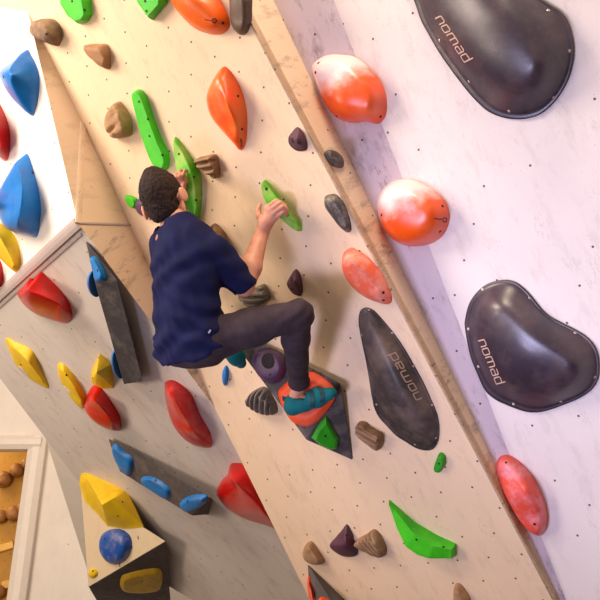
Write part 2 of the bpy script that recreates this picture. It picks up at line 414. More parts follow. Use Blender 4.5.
beam('trim_3', pB+gd*.05-nrm(ql)*-.03, gL0+gd*.05+ql*.1, .012, .006, PG.n, MT['trim'])
beam('trim_2', pF, pB, .03, .008, nrm(PU.n+PU2.n), MT['return_plain'])
beam('trim_4', pB, pC, .012, .006, nrm(PU2.n+PU3.n), MT['trim'])
# right wall and the narrow face between it and the main wall
rTop = rE(-1.3); sb = (eBot-e1)@ed; rBot = down_to(rE(s3), nrm(rE(sb)-rE(0)), 0.0)
lx = np.cross(PFc.n, PR.n); lx = nrm(lx if lx[2] < 0 else -lx); k1 = PFc.un(343, 24)
sx_ = ((rE(s3*1.9)-rE(0))@ed); kE = k1+lx*sx_
kT, kB = k1-lx*1.3, down_to(k1, lx, 0.0)
struct('wall_right', PR, [kT, kB, kB+r*2.6, kT+r*2.6], MT['wall_right'], .05)
# facet ends where it runs into the crease of the right wall
M2 = np.stack([nrm(rE(s3)-rE(0)), -lx, PFc.n], 1); ab = np.linalg.solve(M2, k1-rE(0)); pX = k1+lx*ab[1]
print('FACET meets', pX, 'px', 300+F*((pX-O)@XA)/((pX-O)@FW), 300-F*((pX-O)@UP)/((pX-O)@FW))
fE = pX if ab[1] > 0 else kB
struct('wall_right_facet', PFc, [rTop, fE, k1, kT] if ab[1] > 0 else [rTop, rBot, kB, k1, kT], MT['facet'], .01)
struct('wall_return_right', PT, [eTop, rTop, rE(s3*1.6), mE(s3*1.6)], MT['return'], .01)
# rear wall with the wide opening
def pw(px, py): return PW.un(px, py)
x0, xj, xr = pw(-160, 450)[0], pw(33, 450)[0], pw(320, 450)[0]
zt, zh = pw(20, 250)[2], pw(20, 449)[2]
pts = [V(x, YW, z) for x, z in ((xj, 0), (xr, 0), (xr, zt), (x0, zt), (x0, zh), (xj, zh))]
struct('wall_rear', PW, pts, MT['plaster'], .12, faces=[[0, 1, 2, 5], [5, 2, 3, 4]])
fb = beam('door_1', V(xj+.045, YW-.01, 0), V(xj+.045, YW-.01, zh+.105), .15, .06, V(0, -1, 0), MT['frame'])
fb2 = beam('door_2', V(xj+.085, YW-.01, zh+.045), V(x0, YW-.01, zh+.045), .12, .07, V(0, -1, 0), MT['frame'])
YB = YW+.75
PBd = Plane(V(0, YB, 0), V(1, YB, 0), V(0, YB, 1), V(1, 0, 0))
bx0, bx1 = PBd.un(-200, 500)[0], PBd.un(60, 500)[0]
struct('wall_training', PBd, [V(bx0, YB, 0), V(bx1, YB, 0), V(bx1, YB, zh+.5), V(bx0, YB, zh+.5)], MT['board'], .04)
fl = mesh_obj('floor', [(-6, -3, -.1), (5, -3, -.1), (5, 9, -.1), (-6, 9, -.1), (-6, -3, 0), (5, -3, 0), (5, 9, 0), (-6, 9, 0)],
              [[0, 1, 2, 3], [4, 5, 6, 7], [0, 1, 5, 4], [1, 2, 6, 5], [2, 3, 7, 6], [3, 0, 4, 7]], MT['matfloor']); fl['kind'] = 'structure'
# wooden grips on the training board
def ball(px, py, rad, label):
    P = PBd.un(px, py); vs = []; fs = []; a, b = 16, 8
    for j in range(b+1):
        t = math.pi/2*j/b; rr = rad*math.cos(t)**.8 if j < b else 0.0005
        for i in range(a): vs.append((math.cos(2*math.pi*i/a)*rr, -.05*(1 if j else 0)-rad*math.sin(t)*.8, math.sin(2*math.pi*i/a)*rr))
    for j in range(b):
        for i in range(a): p = j*a+i; q = j*a+(i+1) % a; fs.append([p, q, q+a, p+a])
    fs.append(list(range(a))); fs.append([b*a+i for i in range(a)])
    o = mesh_obj('round_wooden_grip', vs, fs, MT['woodball'], smooth=True); o.location = tuple(P)
    return tag(o, label, 'training grip', 'round wooden grips on the training board')
for px, py, rad, w in ((5, 480, .075, 'leftmost of the top row'), (18, 471, .065, 'middle of the top row'), (29, 464, .06, 'highest of the top row'),
                       (2, 517, .06, 'left end of the second row'), (15, 514, .07, 'middle of the second row'), (25, 509, .065, 'second row, beside white frame'),
                       (24, 552, .065, 'alone in the third row'), (0, 592, .06, 'lowest in view')):
    ball(px, py, rad, 'round wooden training grip on amber board, '+w)
for a, b, w in (((-14, 553), (14, 545), 'upper'), ((3, 586), (24, 581), 'lower')):
    A_, B_ = PBd.un(*a), PBd.un(*b); d = nrm(B_-A_); s_ = V(-d[2], 0, d[0])*.04; vs = []
    for P in (A_, B_):
        for q in (s_, -s_):
            vs += [P+q, P+q*.7+V(0, -.035, 0)]
    o = mesh_obj('wooden_edge_strip', vs, [[0, 1, 3, 2], [4, 6, 7, 5], [0, 4, 5, 1], [2, 3, 7, 6], [1, 5, 7, 3], [0, 2, 6, 4]], MT['woodstrip'])
    tag(o, 'pale wooden edge strip on the amber training board, the %s of the two' % w, 'training edge', 'wooden edge strips')
# ------------------------------------------------------------------ holds on the main wall
GM = 'holds on the main wall'
def hm(name, *a, **k): return hold(name, PM, *a, group=GM, **k)
hm('green_hold', [(61.5,-8),(63,6),(70,17),(80,24),(88,22),(92.5,15),(91,0),(88,-9),(75,-12)], [(74,-4),(82,12)], .05, MT['green'], 'bright green faceted hold cut by the top edge, above the grey rock hold', prof='flat', sharp=True, angle=35, bolts=[(84.5,10),(72,1)])
hm('green_hold', [(136,-8),(138,-1),(141,5),(153,20),(168,3),(169,-6),(155,-12)], [(150,-3),(154,6)], .05, MT['green'], 'bright green hold with a pointed lower end at the top edge beside the orange one', prof='flat', sharp=True, angle=35, bolts=[(145,1),(146.5,11)])
hm('rock_hold', [(34,26),(40,19.5),(53,19),(60,25),(62.5,34),(61,43),(57,46),(51,43),(45,42),(36,35)], [(43,27),(53,31)], [.085,.09], MT['rock'], 'lumpy grey-brown rock-like hold at the top left corner of the main wall', prof='full', noise=.016, nscale=22, N=72, bolts=[(46.5,34)])
hm('brown_hold', [(84.5,47),(88,44.5),(98,44),(107.5,44.5),(110.5,52),(111,60),(110.5,68),(107,69),(100,65),(96,60),(91,57)], [(97,52),(105,58)], .055, MT['brown'], 'small smooth brown wedge hold between the rock hold and the maroon jug', prof='full', noise=.003)
hm('orange_hold', [(168,-6),(171,0),(183,17),(195,28),(207,33),(219,34.5),(228,30),(230,22),(226,10),(222,3),(216,-5),(200,-14),(180,-14)], [(190,0),(212,20)], [.10,.07], MT['orange'], 'big orange teardrop hold cut by the top edge of the picture', prof='dome', bolts=[(223,23)], key='otop')
hm('umber_hold', [(230,-8),(230.5,0),(231,15),(233,27),(240,34.5),(247,33),(251.2,22),(251.8,8),(251,-4),(241,-12)], [(240,-2),(242,22)], .04, MT['umber'], 'dark brown rounded hold at the top edge beside the orange teardrop', prof='full', noise=.004)
hm('maroon_jug', [(147.5,39.5),(152,43),(158,49),(170,58),(183,70),(194,83),(197,93),(197.5,108),(195,115.5),(183,112),(165,102),(150,90),(139,77),(134.5,68),(137,58),(142,49)], [(148,56),(164,72),(184,95)], [.10,.11,.10], MT['maroon'], 'large maroon jug with a long hollow along its lower side', prof='full', noise=.003, N=96, rings=22, key='jug', relax=14)
hm('green_hold', [(134.8,95),(136.5,90),(141,89.5),(146,94),(150,104),(155,119),(162,138),(168,150),(170,157),(169.5,165),(166,171),(160,170),(154,163),(148,150),(142,130),(137,107)], [(140,97),(152,130),(163,160)], .045, MT['green'], 'long bright green bar hold above the head of the climber', prof='flat', angle=40, N=72, bolts=[(139,101.5),(148,119),(149.5,136),(162.5,155)])
hm('green_hold', [(175,141),(176.5,137),(185,147),(195,162),(201,175),(202.5,190),(201.5,208),(198,223),(190,210),(184,196),(178,166)], [(180,152),(191,178),(196,205)], [.03,.055,.04], MT['greenchalk'], 'chalky green leaf-shaped hold gripped by the left hand of the climber', prof='flat', angle=40, N=72, bolts=[(179,154),(194,177),(196,200)])
hm('rock_hold', [(118.5,101.5),(126,108),(131,118),(133,127),(131.5,135),(122,138),(113,135.5),(107.5,126),(109.5,114)], [(117,113),(121,126)], [.06,.075], MT['tan'], 'tan egg-shaped rock hold with a cleft, left of the long green bar', prof='full', noise=.006, nscale=30, N=72,
   groove=lambda x, y, s: 1-.35*math.exp(-((y+.015)/.008)**2)*(1 if x < .01 else .2))
hm('orange_hold', [(223,67),(228,68.5),(236,79),(242,91),(246.5,108),(247.5,124),(246.5,140),(243,149),(239,149),(234,143),(224,132),(212,117),(207,100),(210,88),(216,76)], [(219,88),(226,104),(236,126)], [.07,.11,.06], MT['orangehot'], 'orange teardrop hold with a pointed lower end in the upper middle of the main wall', prof='dome', N=72, bolts=[(238,96),(242,129)], key='omid')
fw = nrm(PM.loc(PM.un(216,160))-PM.loc(PM.un(198,164)))
hm('fingered_hold', [(196,161),(200,157),(207,155.5),(213,154),(217,155),(219,162),(220.5,170),(219.5,177.5),(213,177),(207,172.5),(201,168),(197.5,165)], [(208,161),(213,170)], [.055,.055], MT['tanrib'], 'tan hold with three finger-like ridges right of the chalky green leaf', prof='full', N=90, rings=20,
   groove=lambda x, y, s: 1-.62*abs(math.cos((-(x*fw[1])+y*fw[0]+.016)*math.pi/.031))**4)
hm('plum_hold', [(297.5,127),(302,131),(305,136),(307.5,143),(307,149.5),(302,151),(296,150),(290,144.5),(289,137.5),(292.5,132)], [(297,139)], .06, MT['purple'], 'small plum pyramid hold with two dark pockets, high on the right of the main wall', prof='cone', N=48, bolts=())
put_on(bpy.data.objects['plum_hold'], bpy.data.objects['plum_hold'].matrix_world, 'pocket', [(292.3,140.5,.011),(299,143,.009)], .01, MT['hollow'])
hm('green_hold', [(264.5,180.5),(267,181),(273,189),(285,204.5),(293,214),(299,222),(302.3,230),(299,230),(290,223),(283,216),(271,204),(266,192)], [(269,188),(283,206),(297,225)], [.05,.06,.04], MT['greenchalk'], 'narrow slanting green edge hold gripped by the right hand of the climber', prof='flat', angle=40, N=72, bolts=[(266.5,189)])
hp = hm('plum_hold', [(296,269),(299,272),(302,280),(303,290),(301,295.5),(297,295),(292.5,292.5),(287.5,285),(288.5,280),(292,274)], [(295,281)], .06, MT['purple'], 'plum hold with a dark pocket just above the knee of the climber', prof='cone', N=48)
put_on(hp, hp.matrix_world, 'pocket', [(291.5,280,.011),(292.5,289,.008)], .01, MT['hollow'])
def rib(dx, dy, per, amp, ph=0): return lambda x, y, s: 1-amp*(.5+.5*math.sin((x*dx+y*dy)*2*math.pi/per+ph))**2
hm('ribbed_hold', [(240,294),(250,290),(259,285.5),(265,284),(269,290),(270.5,298),(262,304),(254.5,307.5),(247,304),(242,299)], [(252,297),(262,294)], .055, MT['greyrib'], 'grey ribbed hold just below the right elbow of the climber', prof='full', N=110, rings=26, groove=rib(.3,.95,.030,.5))
hm('ribbed_hold', [(206,232),(211,226),(216,223.5),(224,231),(228.5,242),(227.5,251),(217,252),(208,243)], [(214,236),(219,241)], .07, MT['tanrib'], 'tan ribbed hold half hidden behind the right shoulder of the climber', prof='full', N=110, rings=26, groove=rib(.85,-.5,.032,.5))
hm('ribbed_hold', [(247.5,401),(250,395),(254,390.5),(263,386.5),(269,389),(272.5,395),(277,404),(277.5,412.5),(270,414),(262,412),(255,408)], [(257,398),(266,403)], [.07,.06], MT['greyrib'], 'grey-brown shell-like ribbed hold left of the dark kite volume', prof='full', N=110, rings=26, groove=rib(.75,-.65,.028,.5))
hm('blue_hold', [(226.5,365),(229,372),(228,382),(225.5,385.5),(223,380),(223.3,371)], [(226,376)], .03, MT['blue'], 'tiny blue hold below the seat of the climber', prof='dome', N=32)
hm('salmon_hold', [(351,247.7),(358,250.5),(365,255),(372,261),(379,269),(384,277),(389,288),(392,296),(391.5,302),(386.5,304),(374,300.5),(364,296),(355,289),(346.5,278.5),(342.3,266),(344,253)], [(354,263),(375,287)], [.085,.05], MT['salmon'], 'chalky salmon teardrop hold above the long black kidney on the main wall', prof='dome', N=72, bolts=[(383.3,292.5),(383.3,300.2)])
hm('black_macro_hold', [(365,307.5),(371,308.5),(377,313),(391.5,330),(403,346),(413,363),(423,381),(431.5,400),(437,413),(439.5,426),(438.5,440),(434,448),(427,450),(416.5,447.5),(406,441),(396.5,435),(387,425),(380,417),(375.5,408),(373,396),(370.5,380),(368,366),(364.5,350),(361,334),(359,321),(360.5,311)],
   [(372,326),(388,366),(400,395),(418,425)], [.05,.10,.11,.06], MT['nomadworn'], 'long black worn shield-shaped macro hold lying on the main wall', prof='rim', N=110, rings=22, key='nm', screws=[(369,310,.005),(392,333,.005),(413.5,366,.005),(432,405,.005),(436,438,.005),(415,444.5,.005),(376.5,404.5,.005),(362,335,.005)])
hold('dark_rock_hold', PT, [(324,155),(326,151),(331.5,150.5),(338,154),(343,160),(342.7,167),(336.5,167.5),(329.5,163.5)], [(332,157)], .03, MT['darkrock'], 'small dark rock hold on the shaded strip below the upper orange hold', group='dark rock holds', prof='full', N=40, noise=.003)
hm('dark_rock_hold', [(325,198),(327.5,195),(335,194),(341,199),(345.5,206),(350,219),(351.5,230),(347,232),(340,226),(333,217),(326,207)], [(333,204),(343,220)], [.035,.03], MT['darkrock'], 'larger dark streaked rock hold at the right edge of the main wall', prof='full', N=56, noise=.003)
hm('horn_hold', [(356.5,428),(358,423),(361,420.8),(367,422),(371,427),(377,429.5),(383,434),(384.3,441),(382,447),(378.5,448.8),(371,444),(364,440),(358,435)], [(363,428),(376,439)], [.045,.07], MT['tanrib'], 'grey-tan twisted horn hold between the kite volume and the long black macro', prof='full', N=110, rings=26, groove=rib(.5,.85,.028,.5))
hm('green_hold', [(440,452.5),(445,454.5),(446,463),(442,470),(438,472.5),(434.5,469),(436,461)], [(440.5,462)], .035, MT['greendark'], 'tiny deep green hold under the lower tip of the long black macro', prof='flat', N=36, bolts=[(439,463.5,.005)])
hm('green_hold', [(389.5,499.5),(397,506),(415,522),(437.5,535),(456,543.5),(456,555.5),(440,554.5),(422,552),(409,543),(399,526)], [(395,510),(415,535),(432,546),(450,550)], [.03,.07,.075,.05], MT['green'], 'curved green boomerang hold near the bottom of the main wall', prof='flat', sharp=True, N=90, angle=35, bolts=[(416.5,539.5),(443.5,547)])
hm('plum_hold', [(346.8,524),(350,528),(353.5,535),(354,539),(358,548),(357,555),(347,556.5),(337.5,553),(330,545.5),(336,537),(342,530)], [(346,544)], .06, MT['purple'], 'plum shark-fin hold beside the tan shell hold near the bottom', prof='soft', N=56, bolts=[(346.5,535)])
hm('ribbed_hold', [(354.5,543),(360,537.5),(367,533.5),(374,529),(380,533),(384,540),(387,548),(385.5,555),(377,555),(368,551),(359,546.5)], [(365,542),(375,545)], [.05,.065], MT['tanrib'], 'tan shell hold with banded ridges near the bottom', prof='full', N=110, rings=26, groove=rib(.9,.4,.027,.5))
hm('rock_hold', [(303.5,551),(306.5,543.5),(311.5,541),(316,545.5),(320,552),(325,559.5),(323,563.3),(316,563.5),(309,561.5),(305,558)], [(311,551),(316,556)], .05, MT['tan'], 'small tan half-moon hold above the tip of the dark wedge volume', prof='full', N=56, noise=.002)
hm('rock_hold', [(454.5,590),(456,583.5),(460.5,583.5),(466,590),(471,600),(468,612),(456,614)], [(459,596)], .05, MT['tan'], 'small tan hold cut by the bottom edge of the picture', prof='full', N=56, noise=.002)
hm('green_hold', [(126,196),(131,195.5),(137,198.5),(139,204),(136,208.5),(130,205)], [(133,201)], .03, MT['green'], 'tiny green hold just left of the face of the climber', prof='flat', N=36)
hm('plum_hold', [(137,201),(143,197),(151,199),(155,208),(152,217),(144,216),(138,210)], [(146,207)], .05, MT['purpledonut'], 'round violet hold partly hidden by the head of the climber', prof='full', N=48)
# the hollow of the maroon jug: a real cut
jug, jM, _ = HOLDS['jug']
po = [(137.5,68),(142,64.5),(149,67.5),(157,75),(166,85),(173,93),(173.5,99),(167,101),(158,95.5),(148,86),(140,76.5)]
cp = [PM.loc(PM.un(q[0], q[1], .075)) for q in po]; cc = sum(cp)/len(cp)
ring = cr_closed([(p-cc)[:2] for p in cp], 48); vs = []
jc = PM.loc(np.array(jM.translation)); sh = (cc-jc)
lev = ((.17, 1.15, (-.02, -.03)), (.11, 1.1, (-.006, -.01)), (.07, 1.08, (0, 0)), (.04, .98, (.002, .004)), (.015, .85, (.004, .008)))
for (z, s_, o_) in lev:
    for q in ring: vs.append((q[0]*s_+sh[0]+o_[0], q[1]*s_+sh[1]+o_[1], z))
fs = [[j*48+i, j*48+(i+1) % 48, (j+1)*48+(i+1) % 48, (j+1)*48+i] for j in range(4) for i in range(48)]+[list(range(48)), [4*48+i for i in range(48)]]
cut = mesh_obj('cutter', vs, fs, MT['maroon']); cut.matrix_world = jM
bo = jug.modifiers.new('hollow', 'BOOLEAN'); bo.object = cut; bo.operation = 'DIFFERENCE'; bo.solver = 'EXACT'
bpy.context.view_layer.update()
dg = bpy.context.evaluated_depsgraph_get()
nm_ = bpy.data.meshes.new_from_object(jug.evaluated_get(dg)); jug.modifiers.clear(); jug.data = nm_; nm_.name = 'maroon_jug'
_bm = bmesh.new(); _bm.from_mesh(nm_); _bm.verts.ensure_lookup_table(); seen = set(); isl = []
for v0 in _bm.verts:
    if v0 in seen: continue
    st = [v0]; seen.add(v0); grp = []
    while st:
        v1 = st.pop(); grp.append(v1)
        for e_1 in v1.link_edges:
            v2 = e_1.other_vert(v1)
            if v2 not in seen: seen.add(v2); st.append(v2)
    isl.append(grp)
isl.sort(key=len)
for grp in isl[:-1]: bmesh.ops.delete(_bm, geom=grp, context='VERTS')
_bm.to_mesh(nm_); _bm.free()
nm_.set_sharp_from_angle(angle=math.radians(50)); bpy.data.objects.remove(cut)
put_on(jug, jM, 'bolt', [(168,63.5),(189,87.5)], .006, MT['bolt'])
# ------------------------------------------------------------------ right wall
GR = 'holds on the right wall'
def hr(name, *a, pl=PR, **k): return hold(name, pl, *a, group=GR, **k)
hr('orange_hold', [(311,67.5),(313,62.5),(320,57.5),(330,54),(343,54.5),(357,58),(373,71),(383,83),(388,98),(387.5,112),(383,120.5),(377,124),(367,121.7),(357,124),(345,123),(335,117.5),(325,103),(317,83)], [(333,76),(346,88),(364,98)], [.10,.125,.11], MT['orangeglare'], 'orange double-lobed hold with white glare painted on top, upper of the two big ones on the right', prof='full', N=90, rings=20, relax=45, pl=PX, skirt=.06, bolts=[(318.5,63),(336.5,116),(380.5,116.5),(315.5,72.5)])
hr('orange_hold', [(377.5,204),(380,192.5),(388,183.5),(400,179.5),(415,180),(432,187.5),(445,197.5),(452,210),(451.5,223),(445,235),(431.5,243.5),(416.5,246.5),(403,245),(390,237),(381,223)], [(408,206),(421,212)], [.13,.13], MT['orangeglare'], 'round orange hold with white glare painted on top, lower of the two big ones on the right', prof='full', N=90, rings=20, relax=30, pl=PX, skirt=.06, bolts=[(442.5,206),(440,231.5),(381.5,215)], key='oround')
hr('coral_hold', [(496.5,464),(499,457),(504,454.5),(510,455),(518,459.5),(525,465),(533,474),(538.7,484),(544,494.5),(547.5,506),(548.5,518),(545.5,531),(540,535.5),(534,533),(529,529),(517,514.7),(505,491.5),(498,475)], [(509,471),(524,492),(535,517)], [.06,.10,.07], MT['coral'], 'long coral hold on the edge between the shaded strip and right wall', prof='full', N=80, rings=18, pl=PX, skirt=.06, bolts=[(506,462.5,.005),(534.5,524,.006)])
hr('black_macro_hold', [(405,-20),(415,0),(422,20),(430,35),(440,52),(452,69),(465,86),(476,99),(487,109.5),(496,114.5),(505,117.5),(516,119),(526,118.7),(537,116),(546,110.5),(555,102),(562,92.5),(568.5,80),(572.5,67),(574.5,54),(574,42),(571,28),(566,17),(558,9),(545,1),(534,-8),(520,-24),(495,-45),(450,-50),(415,-40)], [(470,-12),(500,28),(532,60)], [.10,.15,.13], MT['nomad'], 'glossy black kidney-shaped macro hold, the upper one, cut by the top edge', prof='rim', N=120, rings=26, key='nt', screws=[(548.5,10.5,.006),(569.5,51,.006),(554,97.5,.006),(509,111,.006),(439.5,40.5,.006),(469,81.5,.006)])
hr('black_macro_hold', [(466,327),(466.5,317),(469.5,305),(474,296.5),(481,288.5),(490,282.5),(503,279.8),(512,280.5),(520,284.5),(530,294),(542,309),(551,316.5),(563,323),(575,329),(585,335),(593,343),(598,353),(599.5,365),(598.5,378),(592,389),(581,397),(567,403),(552,408.5),(540,411.3),(526,410.5),(507,403.5),(496,398),(486,389),(478,372),(471,354)], [(504,316),(530,342),(566,362)], [.11,.14,.11], MT['nomad'], 'glossy black kidney-shaped macro hold, the lower one, beside the shaded strip', prof='rim', N=120, rings=26, key='nb', screws=[(482.5,289.5,.006),(529.5,298,.006),(575,333,.006),(595,377,.006),(561,401.5,.006),(513.5,404,.006),(478.5,366.5,.006),(468.5,329,.006)])
for key, p0, p1, hgt, m in (('nt', (435.5,18.5), (464.5,62), 6.2, 'letter'), ('nb', (478.5,341), (496.5,384), 6.0, 'letter'), ('nm', (422,398), (395.5,352.5), 6.0, 'letterdim')):
    o, M, _ = HOLDS[key]; ribbon_on(o, M, 'lettering', word('nomad', p0, p1, hgt), .0048 if key != 'nm' else .0052, MT[m])
for key, st in (('otop', [[(205,19.5),(211,20.5)],[(212,19.5),(215,18.5),(217,20.5),(215,23),(212,21.5),(212,19.5)]]), ('omid', [[(241,147),(241.5,142),(240.5,138.5)],[(240,141),(242.5,141)]]), ('oround', [[(434,218.5),(437,218.5),(439,219.5),(442,219)],[(444,217.5),(446.5,218.5),(446.5,221.5),(443.5,222),(442.7,219.5),(444,217.5)]])):
    o, M, _ = HOLDS[key]; ribbon_on(o, M, 'ink_mark', st, .004, MT['mark'])
# ------------------------------------------------------------------ underside panel, lower left
GG = 'holds on the lower left panel'
def hg(name, *a, **k): return hold(name, PG, *a, group=GG, **k)
hg('red_hold', [(18.7,292),(24,286),(31,277.5),(34.5,280),(41,272),(47,276.5),(57,286),(64,294),(69,302),(72,311),(72,318),(66.7,323),(56,320.7),(40,314.7),(26.7,304.7)], [(29,290),(44,290),(60,304)], [.16,.18,.10], MT['red'], 'glossy red hold with broken upper corner just under the grey ridge', prof='soft', N=80, rings=18)
hg('yellow_hold', [(6,338),(17,342.5),(31.7,350),(38,361.7),(44,375),(49,387.5),(40,384),(30,378),(18,367),(11.7,355)], [(16,350),(29,363),(40,377)], [.035,.06,.03], MT['yellow'], 'long pointed yellow hold with white notch, leftmost of the yellow ones', prof='soft', N=80, rings=16, relax=8)
o = bpy.data.objects['yellow_hold']; put_on(o, o.matrix_world, 'bolt', [(20.8,364.5)], .007, MT['bolt'])
hg('yellow_hold', [(58,365),(61,363.3),(64.5,364.5),(73,374),(82,388),(86.3,398),(85,404),(82,408),(73,400),(65,388),(59.5,376)], [(64,372),(74,386),(81,400)], [.035,.05,.03], MT['yellow'], 'slim pointed yellow hold with white chalk patch beside the red hold', prof='soft', N=70, rings=16, bolts=[(66.5,375)])
y3 = bpy.data.objects['yellow_hold.001']; put_on(y3, y3.matrix_world, 'chalk_patch', [(66.5,389.5,.026),(69,391.5,.02)], .02, MT['chip'])
put_on(o, o.matrix_world, 'chalk_patch', [(22,370,.03),(26,374,.022)], .02, MT['chip'])
hg('yellow_hold', [(100,353.5),(105,357.5),(111,364),(112.5,376),(113.5,388),(103,388),(96,386),(91.5,381),(91.3,373),(95,363)], [(96.5,372.5),(110,365)], [.13,.11], MT['yellow'], 'short faceted yellow block above the small red hold', prof='cone', sharp=True, N=60, angle=25, bolts=[(99,357.5),(92.5,378)])
hg('red_hold', [(93,385.5),(100,387),(106,393.5),(112,402.7),(119,414),(121.5,422),(121,428),(116.7,430.5),(102.7,425),(90,415.5),(84,406),(86.5,396)], [(97,401),(110,416)], [.13,.09], MT['red'], 'small glossy red hold below the faceted yellow block', prof='dome', N=70, rings=16)
hg('red_hold', [(165,384),(168,380.5),(173,380),(180,383.5),(187,389),(192.5,396),(200,414),(211,434),(210.5,447),(193,444),(180,434),(171.5,420),(166.5,402)], [(175,399),(192,428)], [.13,.10], MT['redchalk'], 'red hold with whitish chalk streaks, in the middle of the lower left panel', prof='soft', N=70, rings=16)
hg('red_hold', [(230.7,464),(239,463),(249,464.5),(266,476),(279,495),(289,518),(287,531),(268,525),(246.7,518.7),(229,509),(219,498),(217,490.7),(222,480),(228,474)], [(236,482),(258,504)], [.15,.13], MT['red'], 'red hold tucked behind the edge of the main wall', prof='soft', N=70, rings=16)
# ------------------------------------------------------------------ upper left wall
GL = 'holds on the upper left wall'
def hl(name, *a, **k): return hold(name, PL, *a, group=GL, **k)
hl('blue_hold', [(27.5,49.5),(31,55),(36,64),(39,75),(39.3,88),(37.5,103),(35,112),(33,115.8),(28,113),(15,100),(6,86),(2,76),(3,70),(12,63),(21,57)], [(10,75),(36,71)], [.14,.11], MT['blue'], 'glossy blue shark-fin hold, the upper one, left of the brown recess', prof='soft', N=80, rings=18, bolts=[(3.5,77)])
hl('red_hold', [(-14,92),(-5,96),(0,104),(6.5,118),(9.8,131),(10.3,144),(8.5,158),(5,161),(0,157),(-10,145),(-16,120)], [(-4,120),(3,145)], [.12,.08], MT['red'], 'red hold cut by the left edge, between the two blue ones', prof='dome', N=64)
hl('blue_hold', [(26,154),(29,156),(34,172),(38.5,189),(41,208),(40,222),(37.5,236.3),(30,236),(14,232),(5,224),(1,214),(-1,203),(3,191),(12,175),(20,161)], [(24,182),(22,208)], [.10,.14], MT['blue'], 'big blue fin-shaped hold, the lower one, above the grey ridge', prof='full', relax=30, N=80, rings=18, bolts=[(32.8,172.5,.007)])
hl('yellow_hold', [(-8,222),(0,223),(8,228),(17,240),(20.5,256),(20,267),(19,273),(13,270),(2,259),(-8,247),(-13,234)], [(2,240),(15,263)], [.10,.05], MT['yellow'], 'yellow teardrop hold below the lower blue one at the left edge', prof='dome', N=64)
hl('red_hold', [(-14,256),(-5,256),(0,260),(2.8,268),(3.2,279),(1.5,290),(-5,296),(-14,290),(-18,272)], [(-6,274)], .08, MT['red'], 'sliver of a red hold under the yellow teardrop at the left edge', prof='dome', N=56)
hl('pink_hold', [(-12,190),(-4,186),(2,191),(6.5,199),(9.5,205),(7,209),(0,210),(-8,208),(-14,200)], [(-2,199)], .16, MT['pink'], 'small pink rounded shape at the left edge beside the lower blue fin', prof='full', N=48)
# ------------------------------------------------------------------ volumes and what is bolted to them
# kite under the foot
T_, S_, W_, Bt = PM.un(224,322,.0), PM.un(340,383,.045), PM.un(306.5,440,.13), PM.un(353.5,460.5,.0)
Wb, Sb = PM.un(306.5,440,-.005)+u*.02+r*.05, PM.un(341,386,0)
T2 = PM.un(231,339,.02)
kite = volume('kite_volume', [T_, T2, S_, W_, Bt, Sb, Wb], MT['volume'], 'dark kite-shaped volume under the right foot of the climber', mats=None)
PK1 = Plane(T2, S_, W_, S_-T2); PK2 = Plane(W_, S_, Bt, S_-W_)
dk = hold('violet_donut_hold', PK1, [(253.5,358),(257,352),(264,348.5),(271,349),(279,352),(286,358.5),(287.5,367),(284,377),(278,382.5),(270,383),(263,379),(256,370)], [(262,357),(274,357),(277,368),(266,371),(262,357)], .05, MT['purpledonut'], 'violet doughnut hold with round hole on the kite volume', group='holds on the kite volume', prof='full', N=60, bolts=[(270,374.5,.005)])
bvd = bvh_of(dk); l_, nn_, _, _ = hit_px(dk, dk.matrix_world, bvd, 268, 361)
vs, fs = disc(l_, nn_, .036, .004, 24); mesh_obj('hole', vs, fs, MT['hollow'], dk)
hold('orange_pad_hold', PK1, [(278.5,393),(283,386),(290,380),(300,374),(312,372),(322,376.5),(333,386),(336,394),(332,404),(325,413),(318,421),(308,426.5),(298,424.5),(291,420),(284,409)], [(296,398),(316,398)], .035, MT['orangepad'], 'orange rounded pad on the kite volume under the climbing shoe', group='holds on the kite volume', prof='flat', N=60)
hold('green_hold', PK2, [(326,416),(331.5,427),(338.7,438),(337,447.5),(331.7,449.5),(320,444.5),(311.5,437.5),(318,425.5)], [(325.5,432),(327,438)], .03, MT['greendark'], 'deep green faceted hold on the lower end of the kite volume', group='holds on the kite volume', prof='flat', sharp=True, N=48, angle=35, bolts=[(325.3,436)])
# wedge at the bottom edge
a_, b_, c_, d_ = PM.un(307.5,563.5), PM.un(354,608), PM.un(328,660), PM.un(312,640)
e_ = PM.un(320,610,.12)
volume('wedge_volume', [a_, b_, PM.un(356,660), c_, d_, e_, PM.un(338,612,.11)], MT['volumegrey'], 'dark grey wedge volume rising from the bottom edge of the picture')
PWd = Plane(a_, b_, PM.un(338,612,.11), b_-a_)
hold('orange_hold', PWd, [(318,603),(319.5,598),(323,597.5),(328,600),(333,606),(328,612),(320,610)], [(324,604)], .02, MT['orangepad'], 'orange hold on the wedge volume at the bottom edge', group='holds on the wedge volume', prof='flat', N=36)
PWe = Plane(a_, e_, d_, e_-a_)
hold('orange_hold', Plane(a_, PM.un(316,615,.06), PM.un(312,640), a_-pD), [(308.8,576),(311,581),(313.5,590),(317,602),(315,606),(310.5,598),(308.5,586)], [(311.5,590)], .025, MT['orangepad'], 'thin orange hold on the left flank of the wedge volume', group='holds on the wedge volume', prof='dome', N=40)
